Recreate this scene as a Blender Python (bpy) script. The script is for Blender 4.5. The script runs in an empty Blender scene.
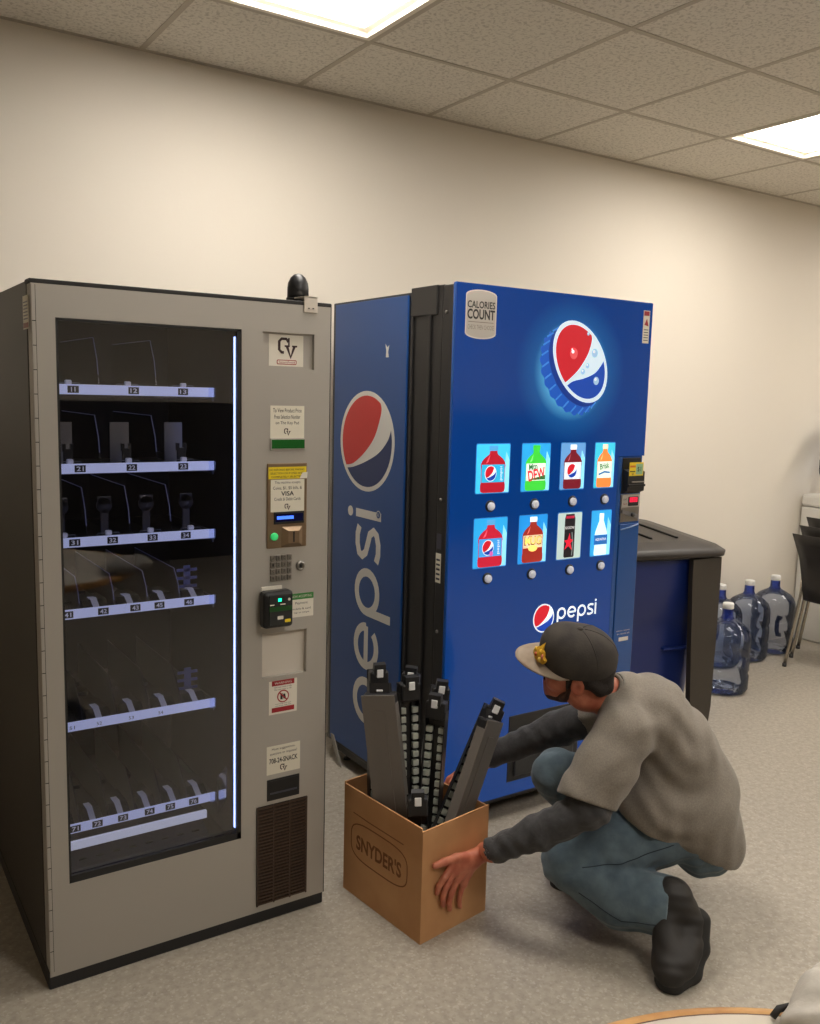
import bpy, bmesh, math, random
import numpy as np
from mathutils import Vector, Matrix
from mathutils.bvhtree import BVHTree
random.seed(7)
COL = bpy.context.scene.collection
PI = math.pi

# ---------------------------------------------------------------- materials
MATS = {}
def mat(name, color=(.5, .5, .5), rough=.5, metal=0., emit=None, es=0., spec=None, coat=0., bump=None, alpha=None, sheen=0.):
    if name in MATS: return MATS[name]
    m = bpy.data.materials.new(name); m.use_nodes = True
    nt = m.node_tree; b = nt.nodes['Principled BSDF']
    b.inputs['Base Color'].default_value = (*color, 1)
    b.inputs['Roughness'].default_value = rough
    b.inputs['Metallic'].default_value = metal
    if spec is not None: b.inputs['Specular IOR Level'].default_value = spec
    if coat: b.inputs['Coat Weight'].default_value = coat; b.inputs['Coat Roughness'].default_value = .05
    if sheen: b.inputs['Sheen Weight'].default_value = sheen; b.inputs['Sheen Roughness'].default_value = .5
    if emit is not None:
        b.inputs['Emission Color'].default_value = (*emit, 1); b.inputs['Emission Strength'].default_value = es
    if bump:
        scale, strength, dist = bump
        tc = nt.nodes.new('ShaderNodeTexCoord'); n = nt.nodes.new('ShaderNodeTexNoise'); bp = nt.nodes.new('ShaderNodeBump')
        n.inputs['Scale'].default_value = scale; n.inputs['Detail'].default_value = 4
        bp.inputs['Strength'].default_value = strength; bp.inputs['Distance'].default_value = dist
        nt.links.new(tc.outputs['Object'], n.inputs['Vector']); nt.links.new(n.outputs['Fac'], bp.inputs['Height'])
        nt.links.new(bp.outputs['Normal'], b.inputs['Normal'])
    MATS[name] = m; return m

def mottle(m, c1, c2, scale, lo=.35, hi=.65, detail=4, stretch=(1, 1, 1), kind='noise'):
    """base colour varies between c1 and c2 by a noise in object space"""
    nt = m.node_tree; b = nt.nodes['Principled BSDF']
    tc = nt.nodes.new('ShaderNodeTexCoord'); mp = nt.nodes.new('ShaderNodeMapping'); mp.inputs['Scale'].default_value = stretch
    n = nt.nodes.new('ShaderNodeTexNoise'); n.inputs['Scale'].default_value = scale; n.inputs['Detail'].default_value = detail
    r = nt.nodes.new('ShaderNodeValToRGB')
    r.color_ramp.elements[0].position = lo; r.color_ramp.elements[1].position = hi
    r.color_ramp.elements[0].color = (*c1, 1); r.color_ramp.elements[1].color = (*c2, 1)
    nt.links.new(tc.outputs['Object'], mp.inputs['Vector']); nt.links.new(mp.outputs['Vector'], n.inputs['Vector'])
    nt.links.new(n.outputs['Fac'], r.inputs['Fac']); nt.links.new(r.outputs['Color'], b.inputs['Base Color'])
    return m

def clear_mat(name, tint, gloss_rough=.02, ior=1.45, haze=0.0, hazecol=(1, 1, 1)):
    if name in MATS: return MATS[name]
    m = bpy.data.materials.new(name); m.use_nodes = True; nt = m.node_tree
    nt.nodes.remove(nt.nodes['Principled BSDF']); out = nt.nodes['Material Output']
    tr = nt.nodes.new('ShaderNodeBsdfTransparent'); tr.inputs['Color'].default_value = (*tint, 1)
    gl = nt.nodes.new('ShaderNodeBsdfGlossy'); gl.inputs['Roughness'].default_value = gloss_rough
    fr = nt.nodes.new('ShaderNodeFresnel'); fr.inputs['IOR'].default_value = ior
    mx = nt.nodes.new('ShaderNodeMixShader')
    nt.links.new(fr.outputs[0], mx.inputs[0]); nt.links.new(gl.outputs[0], mx.inputs[2])
    if haze > 0:
        df = nt.nodes.new('ShaderNodeBsdfDiffuse'); df.inputs['Color'].default_value = (*hazecol, 1)
        m2 = nt.nodes.new('ShaderNodeMixShader'); m2.inputs[0].default_value = haze
        nt.links.new(tr.outputs[0], m2.inputs[1]); nt.links.new(df.outputs[0], m2.inputs[2]); nt.links.new(m2.outputs[0], mx.inputs[1])
    else:
        nt.links.new(tr.outputs[0], mx.inputs[1])
    nt.links.new(mx.outputs[0], out.inputs['Surface'])
    MATS[name] = m; return m

def srgb(r, g, b):
    f = lambda c: (c / 255 / 12.92) if c <= 10 else ((c / 255 + .055) / 1.055) ** 2.4
    return (f(r), f(g), f(b))

# ---------------------------------------------------------------- mesh builder
_TXT = {}
def text_geo(s, bold=0.0, extrude=.012):
    key = (s, bold, extrude)
    if key in _TXT: return _TXT[key]
    cu = bpy.data.curves.new('t', 'FONT'); cu.body = s; cu.size = 1; cu.extrude = extrude; cu.offset = bold; cu.resolution_u = 3
    ob = bpy.data.objects.new('t', cu); COL.objects.link(ob)
    dg = bpy.context.evaluated_depsgraph_get(); dg.update()
    me = ob.evaluated_get(dg).to_mesh()
    V = [v.co.copy() for v in me.vertices]; F = [tuple(p.vertices) for p in me.polygons]
    ob.evaluated_get(dg).to_mesh_clear(); bpy.data.objects.remove(ob); bpy.data.curves.remove(cu)
    _TXT[key] = (V, F); return _TXT[key]

class MB:
    def __init__(s): s.v = []; s.f = []; s.m = []; s.mats = []
    def mi(s, m):
        if m not in s.mats: s.mats.append(m)
        return s.mats.index(m)
    def add(s, V, F, m, smooth=False):
        n = len(s.v); s.v += [tuple(v) for v in V]; i = s.mi(m)
        for f in F: s.f.append(tuple(a + n for a in f)); s.m.append((i, smooth))
    def bm(s, b, m, smooth=False):
        b.verts.index_update()
        s.add([v.co for v in b.verts], [tuple(v.index for v in f.verts) for f in b.faces], m, smooth); b.free()
    def box(s, lo, hi, m, bevel=0, M=None, seg=2):
        b = bmesh.new(); bmesh.ops.create_cube(b, size=1)
        for v in b.verts:
            v.co = Vector([lo[i] + (v.co[i] + .5) * (hi[i] - lo[i]) for i in range(3)])
        if bevel > 0:
            bmesh.ops.bevel(b, geom=b.edges[:], offset=bevel, segments=seg, profile=.5, affect='EDGES', clamp_overlap=True)
        if M is not None: bmesh.ops.transform(b, matrix=M, verts=b.verts)
        s.bm(b, m); return s
    def prism(s, pts, ax, t0, t1, m, M=None):
        """pts: 2D polygon in the two axes other than ax, extruded from t0 to t1 along ax"""
        def mk(p, t):
            q = [p[0], p[1]]; q.insert(ax, t); return q
        V = [mk(p, t0) for p in pts] + [mk(p, t1) for p in pts]; n = len(pts)
        F = [tuple(range(n)), tuple(range(2 * n - 1, n - 1, -1))] + [(i + n, (i + 1) % n + n, (i + 1) % n, i) for i in range(n)]
        if M is not None: V = [M @ Vector(v) for v in V]
        s.add(V, F, m); return s
    def lathe(s, prof, c, m, n=32, M=None, smooth=True, closed=True):
        V = []; F = []
        for r, z in prof:
            for k in range(n):
                a = 2 * PI * k / n; V.append(Vector((r * math.cos(a), r * math.sin(a), z)))
        L = len(prof)
        for j in range(L - 1):
            for k in range(n): F.append((j * n + k, j * n + (k + 1) % n, (j + 1) * n + (k + 1) % n, (j + 1) * n + k))
        if closed:
            F.append(tuple(range(n - 1, -1, -1))); F.append(tuple((L - 1) * n + k for k in range(n)))
        if M is not None: V = [M @ v for v in V]
        s.add([v + Vector(c) for v in V], F, m, smooth); return s
    def cyl(s, a, b, r, m, r2=None, n=16, smooth=True):
        a = Vector(a); b = Vector(b); d = b - a; q = d.to_track_quat('Z', 'Y').to_matrix().to_4x4()
        return s.lathe([(r, 0), (r if r2 is None else r2, d.length)], a, m, n, q, smooth)
    def tube(s, pts, r, m, n=8, closed=False):
        pts = [Vector(p) for p in pts]; V = []; F = []; N = len(pts)
        up = None
        for i, p in enumerate(pts):
            a = pts[max(i - 1, 0)]; b = pts[min(i + 1, N - 1)]; t = (b - a).normalized()
            if up is None: up = t.orthogonal().normalized()
            up = (up - t * up.dot(t)).normalized(); w = t.cross(up)
            rr = r[i] if isinstance(r, (list, tuple)) else r
            for k in range(n):
                an = 2 * PI * k / n; V.append(p + (up * math.cos(an) + w * math.sin(an)) * rr)
        for i in range(N - 1):
            for k in range(n): F.append((i * n + k, i * n + (k + 1) % n, (i + 1) * n + (k + 1) % n, (i + 1) * n + k))
        F.append(tuple(range(n - 1, -1, -1))); F.append(tuple((N - 1) * n + k for k in range(n)))
        s.add(V, F, m, True); return s
    def build(s, name, parent=None, loc=None, kind=None, label=None):
        me = bpy.data.meshes.new(name); me.from_pydata(s.v, [], s.f); me.update()
        for m in s.mats: me.materials.append(m)
        for p, (i, sm) in zip(me.polygons, s.m): p.material_index = i; p.use_smooth = sm
        o = bpy.data.objects.new(name, me); COL.objects.link(o)
        if parent: o.parent = parent
        if loc: o.location = loc
        if kind: o['kind'] = kind
        if label: o['label'] = label
        return o

class Frame:
    """flat graphics on a face: 2D coordinates (a, b) -> O + a*R + b*U, thin raised layers along N"""
    def __init__(s, mb, O, R, U, N, step=.0004):
        s.mb = mb; s.O = Vector(O); s.R = Vector(R); s.U = Vector(U); s.N = Vector(N); s.st = step
    def P(s, a, b, h): return s.O + s.R * a + s.U * b + s.N * h
    def poly(s, pts, m, layer=1, base=0):
        n = len(pts); V = [s.P(a, b, layer * s.st) for a, b in pts] + [s.P(a, b, base) for a, b in pts]
        F = [tuple(range(n))] + [(i + n, (i + 1) % n + n, (i + 1) % n, i) for i in range(n)]
        ar = sum(pts[i][0] * pts[(i + 1) % n][1] - pts[(i + 1) % n][0] * pts[i][1] for i in range(n))
        if ar < 0: F = [tuple(reversed(f)) for f in F]
        s.mb.add(V, F, m)
    def rect(s, a0, b0, a1, b1, m, layer=1, r=0):
        if r <= 0: return s.poly([(a0, b0), (a1, b0), (a1, b1), (a0, b1)], m, layer)
        pts = []
        for cx, cy, st in ((a1 - r, b0 + r, -90), (a1 - r, b1 - r, 0), (a0 + r, b1 - r, 90), (a0 + r, b0 + r, 180)):
            for k in range(5):
                t = math.radians(st + k * 22.5); pts.append((cx + r * math.cos(t), cy + r * math.sin(t)))
        s.poly(pts, m, layer)
    def ell(s, a, b, ra, rb, m, layer=1, n=40, rot=0):
        c, q = math.cos(rot), math.sin(rot)
        s.poly([(a + ra * math.cos(2 * PI * k / n) * c - rb * math.sin(2 * PI * k / n) * q,
                 b + ra * math.cos(2 * PI * k / n) * q + rb * math.sin(2 * PI * k / n) * c) for k in range(n)], m, layer)
    def stroke(s, pts, w, m, layer=1, closed=False):
        N = len(pts); L = []; Rr = []
        for i in range(N):
            if closed: p0 = pts[(i - 1) % N]; p1 = pts[(i + 1) % N]
            else: p0 = pts[max(i - 1, 0)]; p1 = pts[min(i + 1, N - 1)]
            dx, dy = p1[0] - p0[0], p1[1] - p0[1]; l = math.hypot(dx, dy) or 1; nx, ny = -dy / l * w / 2, dx / l * w / 2
            L.append((pts[i][0] + nx, pts[i][1] + ny)); Rr.append((pts[i][0] - nx, pts[i][1] - ny))
        for i in range(N if closed else N - 1):
            j = (i + 1) % N; s.poly([L[i], Rr[i], Rr[j], L[j]], m, layer)
    def text(s, txt, a, b, w, h, m, layer=1, bold=0., rot=0):
        V, F = text_geo(txt, bold, 0)
        x0 = min(v.x for v in V); x1 = max(v.x for v in V); y0 = min(v.y for v in V); y1 = max(v.y for v in V)
        c, q = math.cos(rot), math.sin(rot); O = []
        for v in V:
            X = ((v.x - x0) / (x1 - x0) - .5) * w; Y = ((v.y - y0) / (y1 - y0) - .5) * h
            O.append(s.P(a + X * c - Y * q, b + X * q + Y * c, layer * s.st))
        s.mb.add(O, F, m)

def empty(name, loc=(0, 0, 0), rz=0, label=None, cat=None, group=None):
    o = bpy.data.objects.new(name, None); COL.objects.link(o); o.location = loc; o.rotation_euler = (0, 0, rz)
    o.empty_display_size = .1
    if label: o['label'] = label
    if cat: o['category'] = cat
    if group: o['group'] = group
    return o
def tag(o, label, cat, group=None):
    o['label'] = label; o['category'] = cat
    if group: o['group'] = group
    return o
bpy.context.view_layer.update()
def dup(root, loc, rz=None, label=None):
    r = root.copy(); COL.objects.link(r); r.location = loc
    if rz is not None: r.rotation_euler = (0, 0, rz)
    if label: r['label'] = label
    for ch in list(root.children):
        c = ch.copy(); COL.objects.link(c); c.parent = r
        for g in ch.children:
            d = g.copy(); COL.objects.link(d); d.parent = c
    return r

# ---------------------------------------------------------------- signed-distance modelling (numpy)
class SDF:
    def __init__(s, lo, hi, h, margin=.04):
        s.lo = np.array(lo, float); s.h = h; s.n = np.ceil((np.array(hi) - s.lo) / h).astype(int) + 1
        s.F = np.full(s.n, margin, np.float32); s.mg = margin
    def win(s, pts, r):
        pts = np.array(pts, float); a = np.floor((pts.min(0) - r - s.mg - s.lo) / s.h).astype(int); b = np.ceil((pts.max(0) + r + s.mg - s.lo) / s.h).astype(int) + 1
        a = np.clip(a, 0, s.n); b = np.clip(b, 0, s.n); sl = tuple(slice(x, y) for x, y in zip(a, b))
        g = np.meshgrid(*[s.lo[i] + s.h * np.arange(a[i], b[i]) for i in range(3)], indexing='ij')
        return sl, np.stack(g, -1).astype(np.float32)
    def comb(s, sl, d, k, op='u'):
        f = s.F[sl]
        if op == 'u':
            if k > 0:
                h = np.clip(.5 + .5 * (f - d) / k, 0, 1); s.F[sl] = f * (1 - h) + d * h - k * h * (1 - h)
            else: s.F[sl] = np.minimum(f, d)
        elif op == 's':                                  # cut away
            if k > 0:
                d2 = -d; h = np.clip(.5 - .5 * (f - d2) / k, 0, 1); s.F[sl] = f * (1 - h) + d2 * h + k * h * (1 - h)
            else: s.F[sl] = np.maximum(f, -d)
    def cap(s, a, b, ra, rb, k=.02, op='u', flat=None):
        """round cone from a to b; flat = (axis, factor): wider along axis by factor"""
        a = np.array(a, float); b = np.array(b, float)
        R = max(ra, rb) * (flat[1] if flat else 1)
        sl, p = s.win([a, b], R)
        if p.size == 0: return s
        def sq(v):
            if not flat: return v
            n = np.array(flat[0], float); n /= np.linalg.norm(n)
            return v - n * (v @ n)[..., None] * (1 - 1 / flat[1])
        pa = sq(p - a); ba = sq((b - a)[None])[0]
        t = np.clip((pa @ ba) / max(ba @ ba, 1e-12), 0, 1)
        d = np.linalg.norm(pa - t[..., None] * ba, axis=-1) - (ra + (rb - ra) * t)
        s.comb(sl, d.astype(np.float32), k, op); return s
    def chain(s, pts, rad, k=.02, flat=None):
        for i in range(len(pts) - 1): s.cap(pts[i], pts[i + 1], rad[i], rad[i + 1], k, 'u', flat)
        return s
    def ell(s, c, r, R=None, k=.02, op='u'):
        c = np.array(c, float); r = np.array(r, float)
        sl, p = s.win([c], r.max())
        if p.size == 0: return s
        q = p - c
        if R is not None: q = q @ np.array(R, float).T        # rows of R = local axes
        k0 = np.linalg.norm(q / r, axis=-1); k1 = np.linalg.norm(q / (r * r), axis=-1)
        d = np.where(k1 > 1e-9, k0 * (k0 - 1) / np.maximum(k1, 1e-9), -r.min())
        s.comb(sl, d.astype(np.float32), k, op); return s
    def box(s, c, half, R=None, rnd=.005, k=.01, op='u'):
        c = np.array(c, float); half = np.array(half, float)
        sl, p = s.win([c], np.linalg.norm(half))
        q = p - c
        if R is not None: q = q @ np.array(R, float).T
        q = np.abs(q) - (half - rnd)
        d = np.linalg.norm(np.maximum(q, 0), axis=-1) + np.minimum(q.max(-1), 0) - rnd
        s.comb(sl, d.astype(np.float32), k, op); return s
    def cutplane(s, o, n, k=0.):
        """remove the side n points to"""
        n = np.array(n, float); n /= np.linalg.norm(n)
        sl, p = s.win([s.lo, s.lo + s.h * s.n], 0)
        d = ((p - np.array(o)) @ n).astype(np.float32)
        s.F[sl] = np.maximum(s.F[sl], d); return s
    def field(s, fn):
        sl, p = s.win([s.lo, s.lo + s.h * s.n], 0); s.F[sl] += fn(p).astype(np.float32); return s
    def mesh(s, name, m, parent=None, smooth=0, label=None, origin=(0, 0, 0)):
        F = s.F.copy(); F[0] = F[-1] = 1; F[:, 0] = F[:, -1] = 1; F[:, :, 0] = F[:, :, -1] = 1
        ins = F < 0; n = F.shape
        c = np.zeros([k - 1 for k in n], np.int8)
        for dx in (0, 1):
            for dy in (0, 1):
                for dz in (0, 1): c += ins[dx:n[0] - 1 + dx, dy:n[1] - 1 + dy, dz:n[2] - 1 + dz]
        I = np.argwhere((c > 0) & (c < 8)); idx = np.full(c.shape, -1, np.int32); idx[tuple(I.T)] = np.arange(len(I))
        acc = np.zeros((len(I), 3)); cnt = np.zeros(len(I))
        cor = [(x, y, z) for x in (0, 1) for y in (0, 1) for z in (0, 1)]
        for a in cor:
            for ax in range(3):
                if a[ax] == 1: continue
                b = list(a); b[ax] = 1
                fa = F[tuple((I + a).T)]; fb = F[tuple((I + b).T)]; x = (fa < 0) != (fb < 0)
                t = np.where(x, fa / np.where(x, fa - fb, 1), 0)
                P = np.array(a, float)[None].repeat(len(I), 0); P[:, ax] += t
                acc += P * x[:, None]; cnt += x
        V = s.lo + s.h * (I + acc / cnt[:, None])
        faces = []
        for ax in range(3):
            u, w = (ax + 1) % 3, (ax + 2) % 3
            sa = [slice(None)] * 3; sb = [slice(None)] * 3; sa[ax] = slice(0, -1); sb[ax] = slice(1, None)
            A = ins[tuple(sa)]; B = ins[tuple(sb)]
            E = np.argwhere(A != B); E = E[(E[:, u] > 0) & (E[:, w] > 0) & (E[:, u] < n[u] - 1) & (E[:, w] < n[w] - 1)]
            flip = ~A[tuple(E.T)]
            q = []
            for du, dw in ((1, 1), (0, 1), (0, 0), (1, 0)):
                e = E.copy(); e[:, u] -= du; e[:, w] -= dw; q.append(idx[tuple(e.T)])
            q = np.stack(q, 1); q[flip] = q[flip][:, ::-1]; faces.append(q)
        Q = np.concatenate(faces); Q = Q[(Q >= 0).all(1)]
        me = bpy.data.meshes.new(name); V = V - np.array(origin)
        me.vertices.add(len(V)); me.vertices.foreach_set('co', V.astype(np.float32).ravel())
        me.loops.add(len(Q) * 4); me.loops.foreach_set('vertex_index', Q.astype(np.int32).ravel())
        me.polygons.add(len(Q)); me.polygons.foreach_set('loop_start', np.arange(0, len(Q) * 4, 4, dtype=np.int32))
        me.polygons.foreach_set('loop_total', np.full(len(Q), 4, np.int32))
        me.update(calc_edges=True); me.validate()
        me.polygons.foreach_set('use_smooth', np.ones(len(me.polygons), bool))
        me.materials.append(m)
        o = bpy.data.objects.new(name, me); COL.objects.link(o)
        if smooth:
            md = o.modifiers.new('smooth', 'SMOOTH'); md.iterations = smooth; md.factor = .5
        if parent: o.parent = parent
        if label: o['label'] = label
        return o

# ================================================================ CAMERA
F_PX, YAW, PITCH, ROLL, CH = 900.2, .58439, .13074, -.02559, 1.5829
def setup_camera():
    sy, cy, sp, cp = math.sin(YAW), math.cos(YAW), math.sin(PITCH), math.cos(PITCH)
    r = Vector((cy, -sy, 0)); u = Vector((sp * sy, sp * cy, cp)); f = Vector((cp * sy, cp * cy, -sp))
    c, s = math.cos(ROLL), math.sin(ROLL)
    R = c * r - s * u; U = s * r + c * u
    M = Matrix(((R.x, U.x, -f.x, 0), (R.y, U.y, -f.y, 0), (R.z, U.z, -f.z, CH), (0, 0, 0, 1)))
    cam = bpy.data.cameras.new('camera'); cam.sensor_fit = 'HORIZONTAL'; cam.sensor_width = 36; cam.lens = F_PX * 36 / 820
    cam.clip_start = .05
    o = bpy.data.objects.new('camera', cam); COL.objects.link(o); o.matrix_world = M
    bpy.context.scene.camera = o
setup_camera()

# ================================================================ ROOM
D, H = 3.58, 2.841
XL, XR, YF = -2.6, 8.2, -3.4
def wall_mat():
    m = mat('painted_wall', srgb(225, 217, 204), .6, bump=(60, .08, .002)); return m
def floor_mat():
    m = mat('vinyl_floor', (.4, .37, .33), .38, spec=.35); nt = m.node_tree; b = nt.nodes['Principled BSDF']
    tc = nt.nodes.new('ShaderNodeTexCoord')
    def noise(sc, det=3):
        n = nt.nodes.new('ShaderNodeTexNoise'); n.inputs['Scale'].default_value = sc; n.inputs['Detail'].default_value = det
        nt.links.new(tc.outputs['Object'], n.inputs['Vector']); return n
    def ramp(src, a, ca, bb, cb):
        r = nt.nodes.new('ShaderNodeValToRGB'); r.color_ramp.elements[0].position = a; r.color_ramp.elements[1].position = bb
        r.color_ramp.elements[0].color = ca; r.color_ramp.elements[1].color = cb; nt.links.new(src, r.inputs['Fac']); return r
    base = ramp(noise(45, 5).outputs['Fac'], .38, (*srgb(158, 150, 137), 1), .62, (*srgb(171, 163, 150), 1))
    v = nt.nodes.new('ShaderNodeTexVoronoi'); v.inputs['Scale'].default_value = 150
    nt.links.new(tc.outputs['Object'], v.inputs['Vector'])
    sep = nt.nodes.new('ShaderNodeSeparateColor'); nt.links.new(v.outputs['Color'], sep.inputs[0])
    light = ramp(sep.outputs[0], .86, (0, 0, 0, 1), .9, (.22, .22, .22, 1))
    dark = ramp(sep.outputs[1], .84, (0, 0, 0, 1), .9, (.22, .22, .22, 1))
    mx = nt.nodes.new('ShaderNodeMix'); mx.data_type = 'RGBA'; nt.links.new(light.outputs[0], mx.inputs[0])
    nt.links.new(base.outputs[0], mx.inputs[6]); mx.inputs[7].default_value = (*srgb(214, 208, 196), 1)
    m2 = nt.nodes.new('ShaderNodeMix'); m2.data_type = 'RGBA'; nt.links.new(dark.outputs[0], m2.inputs[0])
    nt.links.new(mx.outputs[2], m2.inputs[6]); m2.inputs[7].default_value = (*srgb(128, 120, 106), 1)
    nt.links.new(m2.outputs[2], b.inputs['Base Color'])
    bp = nt.nodes.new('ShaderNodeBump'); bp.inputs['Strength'].default_value = .08; bp.inputs['Distance'].default_value = .004
    nt.links.new(noise(3, 2).outputs['Fac'], bp.inputs['Height']); nt.links.new(bp.outputs['Normal'], b.inputs['Normal'])
    return m
def ceil_mat():
    m = mat('ceiling_tile', srgb(200, 188, 168), .9); nt = m.node_tree; b = nt.nodes['Principled BSDF']
    tc = nt.nodes.new('ShaderNodeTexCoord'); n = nt.nodes.new('ShaderNodeTexNoise'); n.inputs['Scale'].default_value = 75; n.inputs['Detail'].default_value = 3
    n.inputs['Distortion'].default_value = .6
    nt.links.new(tc.outputs['Object'], n.inputs['Vector'])
    r = nt.nodes.new('ShaderNodeValToRGB'); r.color_ramp.elements[0].position = .36; r.color_ramp.elements[1].position = .5
    r.color_ramp.elements[0].color = (*srgb(196, 189, 177), 1); r.color_ramp.elements[1].color = (*srgb(226, 220, 208), 1)
    nt.links.new(n.outputs['Fac'], r.inputs['Fac']); nt.links.new(r.outputs['Color'], b.inputs['Base Color'])
    bp = nt.nodes.new('ShaderNodeBump'); bp.inputs['Strength'].default_value = .35; bp.inputs['Distance'].default_value = .004
    nt.links.new(n.outputs['Fac'], bp.inputs['Height']); nt.links.new(bp.outputs['Normal'], b.inputs['Normal'])
    return m
wm = wall_mat(); fm = floor_mat(); cm = ceil_mat()
MB().box((XL, YF, -.1), (XR, D, 0), fm).build('floor', kind='structure')
MB().box((XL - .1, D, -.1), (XR + .1, D + .1, H + .3), wm).build('wall_back', kind='structure')
MB().box((XL - .1, YF - .1, -.1), (XR + .1, YF, H + .3), wm).build('wall_front', kind='structure')
MB().box((XL - .1, YF, -.1), (XL, D, H + .3), wm).build('wall_left', kind='structure')
MB().box((XR, YF, -.1), (XR + .1, D, H + .3), wm).build('wall_right', kind='structure')
MB().box((XL, YF, 0), (XR, YF + .03, 1.45), mat('reflected_dark_band', srgb(44, 38, 34), .5)).build('reflection_band', kind='structure')  # unseen dark band, added to darken reflections in the glass and soda door
basem = mat('vinyl_base', srgb(150, 138, 120), .5)
MB().box((XL, D - .006, 0), (XR, D, .1), wm).build('baseboard_back', kind='structure')
# ceiling with openings for the troffers
GX, GS, R1, GS2 = 1.0952, .6539, .5969, .6475
lights = [(i, j) for j in (0, 1) for i in (0, 4, 8)]
def lrect(i, j):
    x0 = GX + i * GS; y1 = D - R1 - j * 4 * GS2; return x0, y1 - 2 * GS2, x0 + GS, y1
xs = sorted({XL, XR} | {v for i, j in lights for v in (lrect(i, j)[0], lrect(i, j)[2]) if XL < v < XR})
ys = sorted({YF, D} | {v for i, j in lights for v in (lrect(i, j)[1], lrect(i, j)[3])})
cb = MB()
for a in range(len(xs) - 1):
    for b in range(len(ys) - 1):
        cx, cy = (xs[a] + xs[a + 1]) / 2, (ys[b] + ys[b + 1]) / 2
        if any(lrect(*l)[0] < cx < lrect(*l)[2] and lrect(*l)[1] < cy < lrect(*l)[3] for l in lights): continue
        cb.box((xs[a], ys[b], H), (xs[a + 1], ys[b + 1], H + .03), cm)
cb.build('ceiling', kind='structure')
MB().box((XL, YF, H + .12), (XR, D, H + .3), mat('plenum', (.05, .05, .05), .9)).build('ceiling_deck', kind='structure')
gm = mat('ceiling_grid', srgb(184, 174, 158), .6)
gb = MB()
i = -6
while GX + i * GS < XR:
    x = GX + i * GS
    if x > XL: gb.box((x - .011, YF, H - .0015), (x + .011, D, H + .001), gm)
    i += 1
j = 0
while D - R1 - j * GS2 > YF:
    y = D - R1 - j * GS2; gb.box((XL, y - .011, H - .0022), (XR, y + .011, H + .0005), gm); j += 1
gb.box((XL, D - .022, H - .002), (XR, D, H), gm)
gb.build('trim_1', kind='structure')

lens = mat('troffer_lens', (.95, .93, .88), .4, emit=(1, .94, .86), es=19)
pan = mat('troffer_pan', srgb(235, 228, 212), .45)
def troffer(i, j, label):
    x0, y0, x1, y1 = lrect(i, j); e = .012
    t = empty('ceiling_light', ((x0 + x1) / 2, (y0 + y1) / 2, H), label=label, cat='ceiling light', group='recessed ceiling lights')
    hx, hy = (x1 - x0) / 2 - e, (y1 - y0) / 2 - e; b = MB(); f = .022
    for lo, hi in (((-hx, -hy, -.004), (-hx + f, hy, .012)), ((hx - f, -hy, -.004), (hx, hy, .012)), ((-hx + f, -hy, -.004), (hx - f, -hy + f, .012)), ((-hx + f, hy - f, -.004), (hx - f, hy, .012))):
        b.box(lo, hi, pan, .002)
    b.build('frame', t)
    b = MB(); z = .022; g = .050                                    # sloping inner pan
    o = [(-hx + f, -hy + f, .012), (hx - f, -hy + f, .012), (hx - f, hy - f, .012), (-hx + f, hy - f, .012)]
    q = [(-hx + g, -hy + g, z), (hx - g, -hy + g, z), (hx - g, hy - g, z), (-hx + g, hy - g, z)]
    o2 = [(x, y, .012) for x, y in ((-hx + f - .001, -hy + f - .001), (hx - f + .001, -hy + f - .001), (hx - f + .001, hy - f + .001), (-hx + f - .001, hy - f + .001))]
    top = [(x, y, z + .02) for x, y, _ in o2]
    V = o + q + o2 + top
    F = [(k, k + 4, (k + 1) % 4 + 4, (k + 1) % 4) for k in range(4)] + [(8 + k, 8 + (k + 1) % 4, 12 + (k + 1) % 4, 12 + k) for k in range(4)] + [(12, 13, 14, 15)]
    b.add(V, F, pan); b.build('reflector_pan', t)
    b = MB(); b.box((-hx + g, -hy + g, z - .006), (hx - g, hy - g, z), lens); 
    b.build('diffuser', t)
    return t
names = {(0, 0): 'bright recessed ceiling light above the snack machine, cut by the photo top',
         (4, 0): 'bright recessed ceiling light at the right edge of the photo'}
for l in lights:
    troffer(*l, names.get(l, 'recessed fluorescent ceiling light outside the picture, further back in the room'))

# ================================================================ SNACK MACHINE
# local frame: x to the right along the wall, y into the wall, z up; origin at the front left foot
silver = mat('brushed_silver_door', srgb(176, 171, 163), .42, .3, bump=(90, .03, .001))
darkcab = mat('dark_cabinet', srgb(56, 51, 45), .45)
black = mat('black_plastic', (.012, .012, .013), .4)
blackrub = mat('black_rubber', (.02, .019, .018), .7)
inner = mat('compartment_lining', srgb(52, 50, 56), .5)
white = mat('white_label', srgb(226, 220, 206), .5)
cream = mat('cream_label', srgb(224, 218, 200), .5)
ink = mat('black_ink', (.02, .018, .018), .6)
redink = mat('red_ink', srgb(160, 34, 44), .5)
stripm = mat('price_strip', srgb(205, 212, 240), .4, emit=srgb(190, 200, 250), es=.5)  # pale lit look put in as emission; the strip is no lamp
divm = clear_mat('clear_divider', (.86, .87, .92), .08, 1.45, .05, (.5, .55, .75))
greydiv = mat('grey_divider', srgb(66, 66, 78), .35, .2)
silverp = mat('silver_plate', srgb(150, 150, 156), .3, .8)
glassm = clear_mat('window_glass', (.9, .9, .92), .01, 1.62)
led = mat('led_strip', (.9, .95, 1), .4, emit=(.33, .45, 1), es=4.5)
steel = mat('steel', srgb(150, 146, 140), .3, .9)
W, SDEP, SH = .809, .86, 1.83
SX, SY = .4407, 2.3257
snack = empty('snack_vending_machine', (SX, SY, 0), label='grey snack vending machine with a lit glass front, leftmost machine against the wall', cat='vending machine')
L = lambda x, z: (x - SX, z)
def sbox(b, x0, x1, y0, y1, z0, z1, m, bv=0): b.box((x0, y0, z0), (x1, y1, z1), m, bv)
b = MB()                                                           # cabinet shell, open towards the door
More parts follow.
